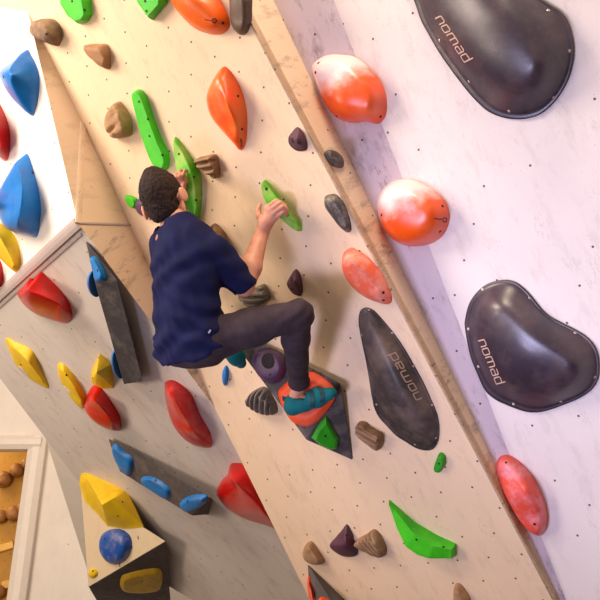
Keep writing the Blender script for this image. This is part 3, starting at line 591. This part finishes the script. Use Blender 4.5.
# long dark volume on the underside panel
h1 = .085
t0 = PG.un(85.5,240); t1, t2 = PG.un(96,287,h1), PG.un(117,280,h1); t3, t4 = PG.un(143,381,h1*.9), PG.un(124,384.5,h1*.9)
t5, t6 = PG.un(90,258,.05), PG.un(0,0)
bs = [PG.un(*q) for q in ((112,268),(140,378),(150,372),(132,360))]
def dropg(P, k=0): return P - PG.n*((P-PG.o)@PG.n - k)
lv = volume('beam_volume', [t0, t1, t2, t3, t4]+[PG.un(*q) for q in ((98,286),(114,283),(138,378),(126,381))], MT['volumedark'], 'long charcoal beam volume tapering to a point near the ridge')
PLv = Plane(t0, t2, t1, t2-t0)
hold('blue_hold', PLv, [(91,259),(93,256.5),(95.5,256.5),(98.5,260),(101.5,265),(104.5,271),(106.3,279.3),(101,282),(96.5,281),(95,270)], [(95.5,262),(101,274)], [.03,.04], MT['bluepu'], 'blue two-lobed hold on the tapered end of the beam volume', group='blue holds on the beam volume', prof='full', N=56, bolts=[(97.5,270.3,.006)])
PLs = Plane(t1, t4, dropg(t1), t4-t1)
def side_blob(c, ax, label, rx, ry, rz):
    d = nrm(ax); s_ = PLs.n if PLs.n @ (V(-1, 0, 0)) > 0 else -PLs.n; w_ = np.cross(d, s_); vs = []; fs = []; a, b = 20, 12
    for j in range(b+1):
        t = math.pi*j/b
        for i in range(a):
            q = 2*math.pi*i/a; vs.append(d*(rx*math.cos(t))+s_*(rz*max(-.1, math.sin(t)*math.cos(q)))+w_*(ry*math.sin(t)*math.sin(q)))
    for j in range(b):
        for i in range(a): p = j*a+i; k = j*a+(i+1) % a; fs.append([p, k, k+a, p+a])
    o = mesh_obj('blue_hold', vs, fs, MT['bluepu'], smooth=True)
    bm = bmesh.new(); bm.from_mesh(o.data); bmesh.ops.remove_doubles(bm, verts=bm.verts, dist=.0005); bmesh.ops.recalc_face_normals(bm, faces=bm.faces); bm.to_mesh(o.data); bm.free()
    o.location = tuple(c); tag(o, label, 'climbing hold', 'blue holds on the beam volume'); return o
side_blob(PG.un(95.3,284,.045), t4-t1, 'blue hold peeking from the side of the beam volume, upper', .075, .045, .03)
side_blob(PG.un(119,364,.045), t4-t1, 'blue hold peeking from the side of the beam volume, lower', .10, .045, .03)
# slanting bar volume with three blue holds
q0, q1, q2, q3 = PG.un(108,438,.03), PG.un(210,497.5,.12), PG.un(192,515.7,.14), PG.un(120,471.5,.06)
q4, q5 = PG.un(212.5,499,.0), PG.un(208.5,514.5,.0)
volume('bar_volume', [q0, q1, q2, q3, q4, q5]+[PG.un(*q) for q in ((111,442),(121,468),(193,512))], MT['volumegrey'], 'slanting dark grey bar volume carrying three blue holds')
PBv = Plane(q0, q1, q3, q1-q0)
GB = 'blue holds on the bar volume'
hold('blue_hold', PBv, [(112.5,448),(114,444),(117,444),(124,450.5),(132,456.5),(134,462),(133,471),(129,476),(125.5,474),(120,468),(114.5,457)], [(118,452),(127,465)], .03, MT['bluepu'], 'blue hold at the upper left end of the slanting bar', group=GB, prof='full', N=56)
hold('blue_hold', PBv, [(141.5,480.5),(143,476.5),(150,475.3),(158,478),(165,482.5),(171.5,489),(171.5,496),(168,499.5),(162,497),(153,491),(144,485)], [(150,481),(163,490)], .03, MT['bluepu'], 'blue hold in the middle of the slanting bar', group=GB, prof='full', N=56, bolts=[(155.5,480.5,.007)])
hold('blue_hold', PBv, [(180,504),(182,500),(187,496.5),(196,494),(205,494.5),(208,497),(206,502),(200,507.5),(194,510.5),(186,511.3),(181.5,508)], [(188,504),(199,500)], .035, MT['bluepu'], 'blue oval hold at the lower right end of the slanting bar', group=GB, prof='full', N=56, bolts=[(187.5,501.5,.007)])
# wooden pyramid
y0, y1, y2 = PG.un(80.5,487,.05), PG.un(166,541,.10), PG.un(88.5,587,.40)
y3_, y5_ = PG.un(171,606,.03), PG.un(120,640,.12)
def onG(P): return P - PG.n*((P-PG.o)@PG.n)
pyr = volume('pyramid_volume', [y0, y1, y2, y3_, y5_, PG.un(83,490), PG.un(163,541), PG.un(166,600), PG.un(125,640)], MT['volumewood'], 'pyramid volume with bare wood face and grey lower face, bottom left')
PY1 = Plane(y0, y1, y2, y1-y0); PY2 = Plane(y2, y1, y3_, y1-y2)
pyr.data.materials.append(MT['volumegrey'])
for p in pyr.data.polygons:
    if Vector(PY1.n).dot(p.normal) < .96: p.material_index = 1
GP = 'holds on the wooden pyramid'
hold('yellow_hold', PY1, [(79.6,484),(80.5,476),(83.5,469.5),(90,471.5),(99,474.5),(115,481.5),(125.5,490),(130,498),(135,508),(143.5,526.5),(134,528),(124,528.6),(107.5,525.6),(98.5,514.5),(85,501)], [(88,480),(102,505),(124,492)], [.06,.16,.13], MT['yellow'], 'big faceted yellow hold on top of the wooden pyramid', group=GP, prof='cone', sharp=True, N=72, angle=45, bolts=[(122.5,502),(118,516)])
hold('blue_hold', PY1, [(99.5,548),(100.5,538),(105,532),(113,529),(122,529.5),(129.5,535),(132,543),(130,553),(124.5,561),(116.5,564.5),(108,562),(102.5,556)], [(114,546),(119,546)], .06, MT['blueround'], 'round blue knob hold on the wooden face of the pyramid', group=GP, prof='full', N=60, bolts=[(105,539,.008)])
hold('yellow_hold', PY1, [(89,573),(91,569),(94,568),(97.5,571),(97.5,575),(94,577.5),(90,577)], [(93.5,572.5)], .02, MT['yellow'], 'tiny yellow screw-on hold near the left corner of the pyramid', group=GP, prof='full', N=32, bolts=[(93,571,.006)])
hold('yellow_hold', PY2, [(120,584),(121,577.5),(125,574),(142,569.7),(155,568),(160.5,569.5),(162.4,576),(161,586),(157,590.5),(145,592.7),(131,592.5),(123,590)], [(132,582),(151,579)], .03, MT['yellowdull'], 'worn flat yellow hold on the grey lower face of the pyramid', group=GP, prof='flat', N=56, bolts=[(142,581.5,.007)])
# ------------------------------------------------------------------ the climber: signed-distance shapes turned into smooth meshes
class Field:
    def __init__(s, lo, hi, h):
        s.h = h; s.lo = np.array(lo, float); s.n = np.ceil((np.array(hi)-s.lo)/h).astype(int)+1
        s.d = np.full(s.n, .25, np.float32)
    def box(s, lo, hi):
        a = np.clip(np.floor((lo-s.lo)/s.h).astype(int), 0, s.n-1); b = np.clip(np.ceil((hi-s.lo)/s.h).astype(int)+1, 1, s.n)
        if (b <= a).any(): return None
        sl = tuple(slice(x, y) for x, y in zip(a, b))
        g = [s.lo[i]+s.h*np.arange(a[i], b[i]) for i in range(3)]
        return sl, np.stack(np.meshgrid(*g, indexing='ij'), -1)
    def add(s, sl, dn, k):
        d = s.d[sl]
        if k > 0:
            hh = np.clip(.5+.5*(dn-d)/k, 0, 1); s.d[sl] = (dn*(1-hh)+d*hh-k*hh*(1-hh)).astype(np.float32)
        else: s.d[sl] = np.minimum(d, dn)
    def cone(s, a, b, ra, rb, k=.02):
        a = np.array(a, float); b = np.array(b, float); m = max(ra, rb)+.06
        q = s.box(np.minimum(a, b)-m, np.maximum(a, b)+m)
        if q is None: return
        sl, P = q; ab = b-a; t = np.clip(((P-a)@ab)/(ab@ab), 0, 1)
        s.add(sl, np.linalg.norm(P-a-t[..., None]*ab, axis=-1)-(ra+(rb-ra)*t), k)
    def chain(s, pts, rad, k=.02):
        for i in range(len(pts)-1): s.cone(pts[i], pts[i+1], rad[i], rad[i+1], k)
    def ell(s, c, axes, rad, k=.02):
        """axes: three unit vectors, rad: three radii"""
        m = max(rad)+.06; q = s.box(c-m, c+m)
        if q is None: return
        sl, P = q; L = np.stack([(P-c)@axes[i] for i in range(3)], -1); rad = np.array(rad)
        k0 = np.linalg.norm(L/rad, axis=-1); k1 = np.linalg.norm(L/rad**2, axis=-1)+1e-9
        s.add(sl, k0*(k0-1)/k1, k)
    def cut(s, p, nrm_, k=.006):
        """removes what lies beyond the plane (on the side nrm_ points to)"""
        g = [s.lo[i]+s.h*np.arange(s.n[i]) for i in range(3)]
        pl = (g[0]-p[0])[:, None, None]*nrm_[0]+(g[1]-p[1])[None, :, None]*nrm_[1]+(g[2]-p[2])[None, None, :]*nrm_[2]
        s.d = np.maximum(s.d, pl.astype(np.float32))
    def cutlocal(s, p, nrm_, rad):
        """the same cut, kept to a ball round p"""
        q = s.box(p-rad, p+rad)
        if q is None: return
        sl, P = q; pl = (P-p)@nrm_; inside = np.linalg.norm(P-p, axis=-1) < rad
        s.d[sl] = np.where(inside, np.maximum(s.d[sl], pl), s.d[sl])
    def warp(s, fn):
        idx = np.argwhere(np.abs(s.d) < .03); P = s.lo+idx*s.h
        s.d[tuple(idx.T)] += fn(P).astype(np.float32)
    def mesh(s, name, mat, parent=None):
        d = s.d; neg = d < 0
        c = [neg[x:neg.shape[0]-1+x, y:neg.shape[1]-1+y, z:neg.shape[2]-1+z] for x in (0, 1) for y in (0, 1) for z in (0, 1)]
        cnt = sum(q.astype(np.int8) for q in c); act = (cnt > 0) & (cnt < 8); ids = np.argwhere(act)
        lut = np.full(act.shape, -1, np.int64); lut[tuple(ids.T)] = np.arange(len(ids))
        cor = np.array([(x, y, z) for x in (0, 1) for y in (0, 1) for z in (0, 1)])
        val = np.stack([d[tuple((ids+q).T)] for q in cor], 1); acc = np.zeros((len(ids), 3)); num = np.zeros(len(ids))
        for i in range(8):
            for j in range(i+1, 8):
                if np.abs(cor[i]-cor[j]).sum() != 1: continue
                m = (val[:, i] < 0) != (val[:, j] < 0); t = np.where(m, val[:, i]/np.where(m, val[:, i]-val[:, j], 1), 0)
                acc += np.where(m[:, None], cor[i]+t[:, None]*(cor[j]-cor[i]), 0); num += m
        V_ = s.lo+(ids+acc/num[:, None])*s.h; fs = []
        for ax in range(3):
            e = np.eye(3, dtype=int)[ax]; a1, a2 = [np.eye(3, dtype=int)[i] for i in range(3) if i != ax]
            sl0 = [slice(1, -1)]*3; sl0[ax] = slice(0, -1); sl1 = [slice(1, -1)]*3; sl1[ax] = slice(1, None)
            x0 = neg[tuple(sl0)]; x1 = neg[tuple(sl1)]; w = np.argwhere(x0 != x1); off = np.ones(3, int); off[ax] = 0
            flip = x0[tuple(w.T)]; w = w+off
            q = [lut[tuple((w-o).T)] for o in (a1+a2, a2, 0*a1, a1)]
            Q = np.stack(q, 1)
            if ax == 1: flip = ~flip
            Q = np.where(flip[:, None], Q, Q[:, ::-1]); fs.append(Q[(Q >= 0).all(1)])
        fs = np.vstack(fs)
        o = mesh_np(name, V_, fs, mat, parent); return o
def mesh_np(name, V_, fs, mat, parent=None):
    # keep the largest connected piece only
    k = len(V_); lab = np.arange(k)
    E = np.vstack([fs[:, [0, 1]], fs[:, [1, 2]], fs[:, [2, 3]]])
    for _ in range(400):
        m = np.minimum(lab[E[:, 0]], lab[E[:, 1]]); old = lab.copy()
        np.minimum.at(lab, E[:, 0], m); np.minimum.at(lab, E[:, 1], m); lab = lab[lab]
        if (lab == old).all(): break
    big = np.bincount(lab).argmax(); keep = lab == big; idx = np.cumsum(keep)-1
    V_ = V_[keep]; fs = idx[fs[keep[fs[:, 0]]]]
    # light smoothing
    E = np.vstack([fs[:, [0, 1]], fs[:, [1, 2]], fs[:, [2, 3]], fs[:, [3, 0]]])
    for _ in range(2):
        a = np.zeros_like(V_); c = np.zeros(len(V_))
        np.add.at(a, E[:, 0], V_[E[:, 1]]); np.add.at(c, E[:, 0], 1); np.add.at(a, E[:, 1], V_[E[:, 0]]); np.add.at(c, E[:, 1], 1)
        V_ = .5*V_+.5*a/c[:, None]
    me = bpy.data.meshes.new(name); me.vertices.add(len(V_)); me.vertices.foreach_set('co', V_.ravel())
    me.loops.add(fs.size); me.loops.foreach_set('vertex_index', fs.ravel().astype(np.int32))
    me.polygons.add(len(fs)); me.polygons.foreach_set('loop_start', np.arange(0, fs.size, 4, dtype=np.int32))
    me.polygons.foreach_set('use_smooth', np.ones(len(fs), bool)); me.update(calc_edges=True); me.validate()
    me.materials.append(mat); o = bpy.data.objects.new(name, me); C.objects.link(o)
    if parent: o.parent = parent
    return o
# materials
def mat_cloth(name, col, col2, rough=.9, weave=500, big=.25):
    t = NT(name); co = t.co()
    c = t.mix(t.ramp(t.noise(co, 18, 4, .6), .35, .7), lin(col), lin(col2))
    c = t.mix(t.math('MULTIPLY', t.noise(co, 160, 2), big), c, tuple(x*1.5 for x in lin(col)[:3])+(1,))
    t.L(c, t.b.inputs['Base Color']); t.b.inputs['Roughness'].default_value = rough; t.b.inputs['Specular IOR Level'].default_value = .2
    t.bump(t.noise(co, weave, 2), .2, .002); return t.m
def mat_skin():
    t = NT('skin'); co = t.co()
    c = t.mix(t.ramp(t.noise(co, 22, 4, .6), .35, .7), lin((222, 160, 128)), lin((206, 134, 104)))
    t.L(c, t.b.inputs['Base Color']); t.b.inputs['Roughness'].default_value = .5; t.b.inputs['Subsurface Weight'].default_value = .08
    t.b.inputs['Subsurface Radius'].default_value = (.02, .008, .004); t.bump(t.noise(co, 160, 3), .1, .002); return t.m
def mat_hair():
    t = NT('hair'); co = t.co()
    c = t.mix(t.ramp(t.noise(co, 120, 4, .7, (1, 1, .25)), .35, .7), lin((26, 16, 13)), lin((58, 38, 30)))
    t.L(c, t.b.inputs['Base Color']); t.b.inputs['Roughness'].default_value = .75; t.b.inputs['Specular IOR Level'].default_value = .25; t.bump(t.noise(co, 220, 3, .7), .5, .004); return t.m
SK = mat_skin(); HA = mat_hair()
SHI = mat_cloth('navy_cotton', (22, 26, 66), (17, 19, 50)); JE = mat_cloth('washed_black_denim', (66, 54, 58), (48, 38, 42), weave=350)
SHO = mat_cloth('teal_suede', (18, 112, 116), (10, 88, 96), rough=.7); RUB = mat_plain('dark_teal_rubber', (12, 62, 66), .6)
def J(px, py, off): return PM.un(px, py, off)
f_in = -n; lat = r                                         # facing the wall, his right-hand side
pel = J(193, 341, .50); wst = J(187, 314, .49); che = J(186, 268, .42); c7 = J(180, 229, .37)
shR = J(213, 252, .37); shL = J(166, 246, .36)
elR = J(244, 286, .30); wrR = J(262, 233, .115)
elL = J(172, 256, .10); wrL = J(177, 196, .075)
hipR = J(207, 340, .49); hipL = J(182, 344, .48)
knR = J(299, 314, .30); anR = J(299, 386, .135)
knL = J(203, 318, .17); anL = J(232, 347, .13)
heelR = J(292.5, 407, .155); ballR = J(317, 399, .12); toeR = J(331, 393, .105); 
heelL = J(232, 352, .15); toeL = J(241, 363, .09)
hd = J(164.5, 199, .33)
up_h = nrm(-.36*XA+.93*UP+.05*FW); fc = nrm(-n*.75+UP*.10+FW*.55-XA*.10); fc = nrm(fc-(fc@up_h)*up_h); rt_h = np.cross(fc, up_h)
for a, b, w_ in ((shR, elR, 'upper arm'), (elR, wrR, 'forearm'), (shL, elL, 'upper arm L'), (elL, wrL, 'forearm L'), (hipR, knR, 'thigh'), (knR, anR, 'shin'), (hipL, knL, 'thigh L'), (knL, anL, 'shin L'), (c7, pel, 'spine'), (shR, shL, 'shoulders')):
    print('LEN', w_, round(float(np.linalg.norm(a-b)), 3))
sp = nrm(c7-pel); AX = nrm(np.cross(sp, np.cross(lat, sp))); DP = np.cross(AX, sp)     # across, depth
torso = (AX, DP, sp)
def torso_shape(F_, g=0.0, arms=True):
    F_.ell(che+sp*.02, torso, (.155+g, .105+g, .17+g), .03)
    F_.ell((che+wst)/2-sp*.01, torso, (.140+g, .098+g, .16+g), .04)
    F_.ell(wst, torso, (.135+g, .095+g, .12+g), .04)
    F_.cone(shR-AX*.03, shL+AX*.03, .062+g, .056+g, .05)
    F_.cone(c7, (shR+c7)/2, .048+g, .055+g, .04); F_.cone(c7, (shL+c7)/2, .048+g, .055+g, .04)
def hips_shape(F_, g=0.0):
    F_.ell(pel, torso, (.138+g, .105+g, .11+g), .04)
    F_.cone(hipR-f_in*.02, hipR+sp*.005, .090+g, .080+g, .04); F_.cone(hipL-f_in*.02, hipL+sp*.03, .088+g, .085+g, .04)
def leg(F_, h_, k_, a_, g=0.0, end=1.0):
    m1 = h_*.5+k_*.5
    F_.chain([h_, m1, k_], [.088+g, .074+g, .056+g], .03)
    e_ = k_*(1-end)+a_*end; m2 = k_*.68+a_*.32; bk_ = nrm((h_-k_)-((h_-k_)@nrm(a_-k_))*nrm(a_-k_))*.014
    F_.chain([k_, m2+bk_, e_], [.055+g, .056+g, .040+g*1.2 if end < 1.2 else .036], .02)
def arm(F_, s_, e_, w_, g=0.0, part='all'):
    if part != 'fore': F_.chain([s_, s_*.55+e_*.45, e_], [.058+g, .050+g, .041+g], .02)
    if part != 'upper': F_.chain([e_, e_*.65+w_*.35, w_], [.043+g, .047+g, .029+g], .015)
allp = np.array([c7, shR, shL, elR, wrR, elL, wrL, hipR, hipL, knR, anR, knL, anL, toeR, heelR, hd, toeL, J(286, 200, .03)])
# --- body
B_ = Field(allp.min(0)-.16, allp.max(0)+.16, .0045)
torso_shape(B_); hips_shape(B_, -.012)
for s_, e_, w_ in ((shR, elR, wrR), (shL, elL, wrL)): arm(B_, s_, e_, w_)
leg(B_, hipR, knR, anR, -.014); leg(B_, hipL, knL, anL, -.014)
B_.chain([anR, heelR, ballR, toeR], [.034, .030, .030, .022], .02); B_.chain([anL, heelL, toeL], [.032, .026, .022], .02)
B_.cone(hd+rt_h*.07-fc*.015-up_h*.02, hd-rt_h*.07-fc*.015-up_h*.02, .018, .018, .01)
B_.chain([c7-sp*.02, c7*.45+hd*.55-up_h*.03], [.060, .056], .03)
B_.ell(hd+up_h*.015-fc*.008, (rt_h, fc, up_h), (.073, .092, .098), .02)         # skull
B_.ell(hd-up_h*.055+fc*.03, (rt_h, fc, up_h), (.055, .066, .062), .03)          # jaw
B_.cone(hd+fc*.088+up_h*.012, hd+fc*.108-up_h*.022, .009, .014, .01)           # nose
B_.cone(hd+fc*.086-up_h*.055-rt_h*.018, hd+fc*.086-up_h*.055+rt_h*.018, .007, .007, .006)  # lips
for sg in (1, -1):
    B_.ell(hd+rt_h*sg*.099-fc*.022-up_h*.022, (nrm(rt_h+fc*-.5*sg), nrm(fc+rt_h*.5*sg), up_h), (.010, .021, .033), .006)   # ears
    B_.ell(hd+fc*.082+rt_h*sg*.03+up_h*.02, (rt_h, fc, up_h), (.013, .008, .008), .004)                                   # eyelids
def hand(F_, wr, knuck, rad_palm, fingers, thumb):
    kc = sum(knuck)/len(knuck); F_.cone(wr, wr*.5+kc*.5, .026, .026, .015)
    for q in knuck: F_.cone(wr*.7+kc*.3, q, .021, .0125, .012)
    for i in range(len(knuck)-1): F_.cone(knuck[i], knuck[i+1], .0125, .0125, .008)
    for q, fg in zip(knuck, fingers): F_.chain([q]+fg, [.0105, .0095, .0085, .0072][:len(fg)+1], .003)
    F_.chain(thumb, [.018, .0125, .0105, .0085][:len(thumb)], .008)
kn = [J(267, 207.5, .085), J(270.5, 210, .088), J(273.3, 213.5, .088), J(275, 218, .084)]
fg = [[J(276.5, 200.5, .083), J(281, 202.5, .062), J(282, 206, .045)], [J(280, 202.5, .088), J(285, 205.5, .066), J(285.5, 209, .048)],
      [J(282.5, 206.5, .088), J(287, 209.5, .068), J(287, 213, .05)], [J(283.5, 212, .084), J(286.5, 213.5, .068), J(286.3, 216.5, .052)]]
th = [J(263, 226, .11), J(259, 216, .10), J(258.2, 210, .085), J(260.2, 204.5, .075)]
hand(B_, wrR, kn, .02, fg, th)
knl = [J(180, 183, .075), J(177.5, 182, .08), J(175, 182.5, .085), J(173, 184, .085)]
fgl = [[J(183.5, 174.5, .085), J(185, 170.5, .075), J(187.5, 171, .062)], [J(180.5, 175, .09), J(179.5, 171, .08), J(182, 170.5, .065)], [J(176.5, 177, .095), J(176.5, 174, .085), J(179, 173, .07)], [J(174, 179, .095), J(173.5, 177, .085), J(176, 176, .07)]]
thl = [J(179.5, 192, .08), J(183.5, 187, .075), J(185, 182, .07), J(185.5, 178, .065)]
hand(B_, wrL, knl, .02, fgl, thl)
person = B_.mesh('person', SK)
tag(person, 'climber seen from behind in navy shirt and dark jeans, hanging from two green holds', 'person')
# --- shirt
lo, hi = np.array([c7, shR, shL, elR, elL, pel]).min(0)-.22, np.array([c7, shR, shL, elR, elL, pel]).max(0)+.22
S_f = Field(lo, hi, .0045); G_ = .014
torso_shape(S_f, G_); arm(S_f, shR, elR, wrR, .010, 'upper'); arm(S_f, shL, elL, wrL, .006, 'upper')
S_f.cone(shR, elR, .064, .049, .03)
S_f.ell(pel+sp*.04, torso, (.152, .124, .125), .05); S_f.ell(pel-sp*.01, torso, (.150, .124, .13), .03)
for h_ in (hipR, hipL): S_f.cone(h_-f_in*.02, h_+sp*.005, .106, .098, .03)
S_f.chain([c7-sp*.03, c7+nrm(hd-c7)*.022], [.070, .066], .02)
S_f.cutlocal(c7+nrm(hd-c7)*.028, nrm(nrm(hd-c7)+f_in*.25), .10)
hem_n = nrm(-sp+f_in*.40+XA*.05); S_f.cutlocal(J(190, 357, .58), hem_n, .30)
aR = nrm(elR-shR); S_f.cutlocal(elR+aR*.012, aR, .085)
aL = nrm(elL-shL); S_f.cutlocal(elL+aL*.02, aL, .08)
def folds(P):
    q = P-che; a = q@AX; b = q@sp; c_ = q@DP
    w1 = np.sin(70*b+16*a+2.2*np.sin(17*a+9*b))*.0034*np.clip(.35-b*2.4, .15, 1.1)
    w2 = np.sin(52*(b*.75-a*.66)+2.0*np.sin(20*b))*.0030
    w3 = np.sin(110*(b*.5+a*.86)+1.5*np.sin(31*a-22*b))*.0013
    return 1.5*(w1+w2+w3)
S_f.warp(folds); shirt = S_f.mesh('shirt', SHI, person)
# --- jeans
pts = np.array([pel, hipR, hipL, knR, anR, knL, anL])
J_f = Field(pts.min(0)-.2, pts.max(0)+.2, .0045)
hips_shape(J_f, -.003); leg(J_f, hipR, knR, anR, .001, .96); leg(J_f, hipL, knL, anL, .0, .85)
J_f.cone(hipR, pel, .095, .10, .04); 
cuff = knR*.045+anR*.955; cd = nrm(anR-knR); J_f.cone(cuff-cd*.022, cuff-cd*.002, .046, .047, .006)
J_f.cutlocal(cuff, cd, .075)
def jf(P):
    q = P-knR; a = q@nrm(hipR-knR); b = q@cd; near = np.exp(-(np.linalg.norm(q, axis=1)/.11)**2)
    nb = np.exp(-(np.linalg.norm(P-cuff, axis=1)/.10)**2); q2 = P-hipR; nh_ = np.exp(-(np.linalg.norm(q2, axis=1)/.14)**2)
    return np.sin(95*(a-b)+3*np.sin(26*(q@UP)))*.0026*near+np.sin(120*b+20*(q@XA))*.0028*nb+np.sin(75*(q2@nrm(knR-hipR))+28*(q2@UP))*.003*nh_+np.sin(45*a+30*b)*.0012
J_f.warp(jf); jeans = J_f.mesh('jeans', JE, person)
# --- hair
hc = hd+up_h*.015-fc*.008
H_f = Field(hd-.2, hd+.2, .004)
H_f.ell(hc-fc*.004+up_h*.006, (rt_h, fc, up_h), (.084, .104, .108), 0); H_f.ell(hd-fc*.05-up_h*.055, (rt_h, fc, up_h), (.058, .05, .055), .03)
H_f.cone(hc+fc*.05+up_h*.085, hc+up_h*.095-fc*.02, .03, .03, .03)
def hairn(P):
    q = P-hc; a = q@rt_h; b = q@up_h; c_ = q@fc
    rg = np.random.default_rng(3).normal(0, .0016, len(a))
    return rg+.5*(.0016*np.sin(130*a+5*np.sin(50*b+40*c_))+.0015*np.sin(170*b+90*c_+4*np.sin(80*a))+.0014*np.sin(260*(a+b-c_)+3*np.sin(90*b)))
H_f.warp(hairn)
H_f.cut(hd+fc*.035-up_h*.0, nrm(fc*.85-up_h*.5)); H_f.cut(hd-up_h*.074, nrm(-up_h+fc*.35))
for sg in (1, -1): H_f.cutlocal(hd+rt_h*sg*.08+fc*.004-up_h*.028, nrm(rt_h*sg*.25-up_h*.6+fc*.5), .035)
hair = H_f.mesh('hair', HA, person)
# --- shoes
def shoe(he, ba, to, an, name='climbing_shoe'):
    pts = np.array([he, ba, to, an]); S = Field(pts.min(0)-.08, pts.max(0)+.08, .0035)
    S.chain([he, he*.5+ba*.5, ba, to], [.037, .036, .037, .026], .015)
    S.cone(he+nrm(an-he)*.018, ba+(an-he)*.22, .036, .033, .02)
    S.cone(he, an*.55+he*.45, .034, .036, .015)
    S.cutlocal(an*.55+he*.45, nrm((an-he)-(ba-he)*.25), .06)
    o = S.mesh(name, SHO, person); return o
s1 = shoe(heelR, ballR, toeR, anR)
s2 = shoe(heelL, heelL*.5+toeL*.5, toeL, anL)
def strip_path(name, P, N_, w_, t_, mat, parent):
    vs = []; fs = []
    for i, (p, m) in enumerate(zip(P, N_)):
        t = nrm(P[min(i+1, len(P)-1)]-P[max(i-1, 0)]); s_ = nrm(np.cross(m, t))*w_/2
        vs += [p+s_-m*t_*.5, p+s_+m*t_*.5, p-s_+m*t_*.5, p-s_-m*t_*.5]
    for i in range(len(P)-1):
        for c in range(4): a = 4*i+c; b = 4*i+(c+1) % 4; fs.append([a, b, b+4, a+4])
    fs += [[3, 2, 1, 0], [4*len(P)-4+k for k in range(4)]]
    return mesh_obj(name, vs, fs, mat, parent)
bs1 = bvh_of(s1)
def on_mesh(bv, px, py):
    l, nn, _, _ = bv.ray_cast(Vector(O), Vector(ray(px, py)).normalized()); return (None, None) if l is None else (np.array(l), np.array(nn))
for st in ([(309, 387), (312, 393), (313, 400), (312, 407)], [(317, 384), (321, 390), (323, 396), (322, 402)]):
    P, N_ = [], []
    for i in range(len(st)-1):
        for t in np.linspace(0, 1, 5):
            l, nn = on_mesh(bs1, st[i][0]*(1-t)+st[i+1][0]*t, st[i][1]*(1-t)+st[i+1][1]*t)
            if l is not None and (not P or np.linalg.norm(l-P[-1]) > .002): P.append(l+nn*.001); N_.append(nn)
    if len(P) > 2: strip_path('strap', P, N_, .018, .004, RUB, s1)
tb = [heelR+(anR-heelR)*.45-XA*.02, J(286, 398, .16), J(282.5, 397, .165), J(283.5, 399.5, .165), J(288, 402, .165)]
strip_path('pull_tab', tb, [nrm(-FW)]*5, .012, .004, RUB, s1)
# --- small things on the shirt and neck
bsh = bvh_of(shirt)
l, nn = on_mesh(bsh, 157, 237.5)
if l is not None:
    vs, fs = disc(Vector(l), Vector(nn), .013, .003, 10); mesh_obj('neck_patch', vs, fs, mat_plain('tan_patch', (170, 120, 96), .8), person)['label'] = 'small tan patch at the neck of the shirt'
l, nn = on_mesh(bsh, 208.5, 333)
if l is not None:
    l2, n2 = on_mesh(bsh, 210.5, 330)
    if l2 is not None: strip_path('side_label', [l+nn*.001, l2+n2*.001], [nn, n2], .005, .003, mat_plain('white_tag', (220, 220, 230), .7), person)
bbd = bvh_of(person); P, N_ = [], []
for px, py in ((184.5, 202), (185.5, 207), (187, 212), (188.5, 217), (190, 222)):
    l, nn = on_mesh(bbd, px, py)
    if l is None: l, nn = on_mesh(bsh, px, py)
    if l is not None: P.append(l+nn*.003); N_.append(nn)
if len(P) > 2: strip_path('neck_cord', P, N_, .005, .004, RUB, person)
# ------------------------------------------------------------------ camera and light
cam = bpy.data.cameras.new('camera'); cam.sensor_width = 36; cam.lens = 36*F/600; cam.clip_start = .05
co_ = bpy.data.objects.new('camera', cam); C.objects.link(co_)
co_.location = tuple(O); co_.rotation_euler = (math.pi/2+PITCH, 0, 0)
sc = bpy.context.scene; sc.camera = co_
def look(o, target):
    o.rotation_euler = (Vector(target)-o.location).to_track_quat('-Z', 'Y').to_euler()
def area(name, loc, target, size, power, col, spread=180, sy=None):
    l = bpy.data.lights.new(name, 'AREA'); l.energy = power; l.color = col; l.size = size; l.spread = math.radians(spread)
    if sy: l.shape = 'RECTANGLE'; l.size_y = sy
    o = bpy.data.objects.new(name, l); C.objects.link(o); o.location = loc; look(o, target); return o
ctr = PM.un(320, 300)
kt = PM.un(300, 130); key = kt + nrm(n - 1.0*r + 1.5*u)*3.6
area('hall_lamp', tuple(key), tuple(ctr), 1.4, 128, (1, .85, .72))
rc = PR.un(530, 330)
area('window_light', (-2.1, 1.2, .55), tuple(rc), .95, 13, (.66, .64, 1.0), 60, .8)
area('ceiling_lamp', (0, .2, 6.0), tuple(PM.un(330, 40)), 1.2, 135, (1, .80, .60))
area('rear_fill_light', (-4.2, 2.4, 2.3), (-1.6, 5.6, 2.6), 1.0, 60, (1, .82, .66))  # unseen fill, added to brighten the rear wall and lower left panel
area('training_lamp', (-3.3, YW+.35, zh+.35), (-3.0, YB, zh-.9), .5, 8, (1, .80, .46))
w = bpy.data.worlds.new('hall'); sc.world = w; w.use_nodes = True
bg = w.node_tree.nodes['Background']; bg.inputs[0].default_value = (1, .84, .80, 1); bg.inputs[1].default_value = .44
vs_ = sc.view_settings; vs_.view_transform = 'Standard'; vs_.look = 'None'; vs_.gamma = 1; vs_.use_curve_mapping = False; vs_.exposure = .12
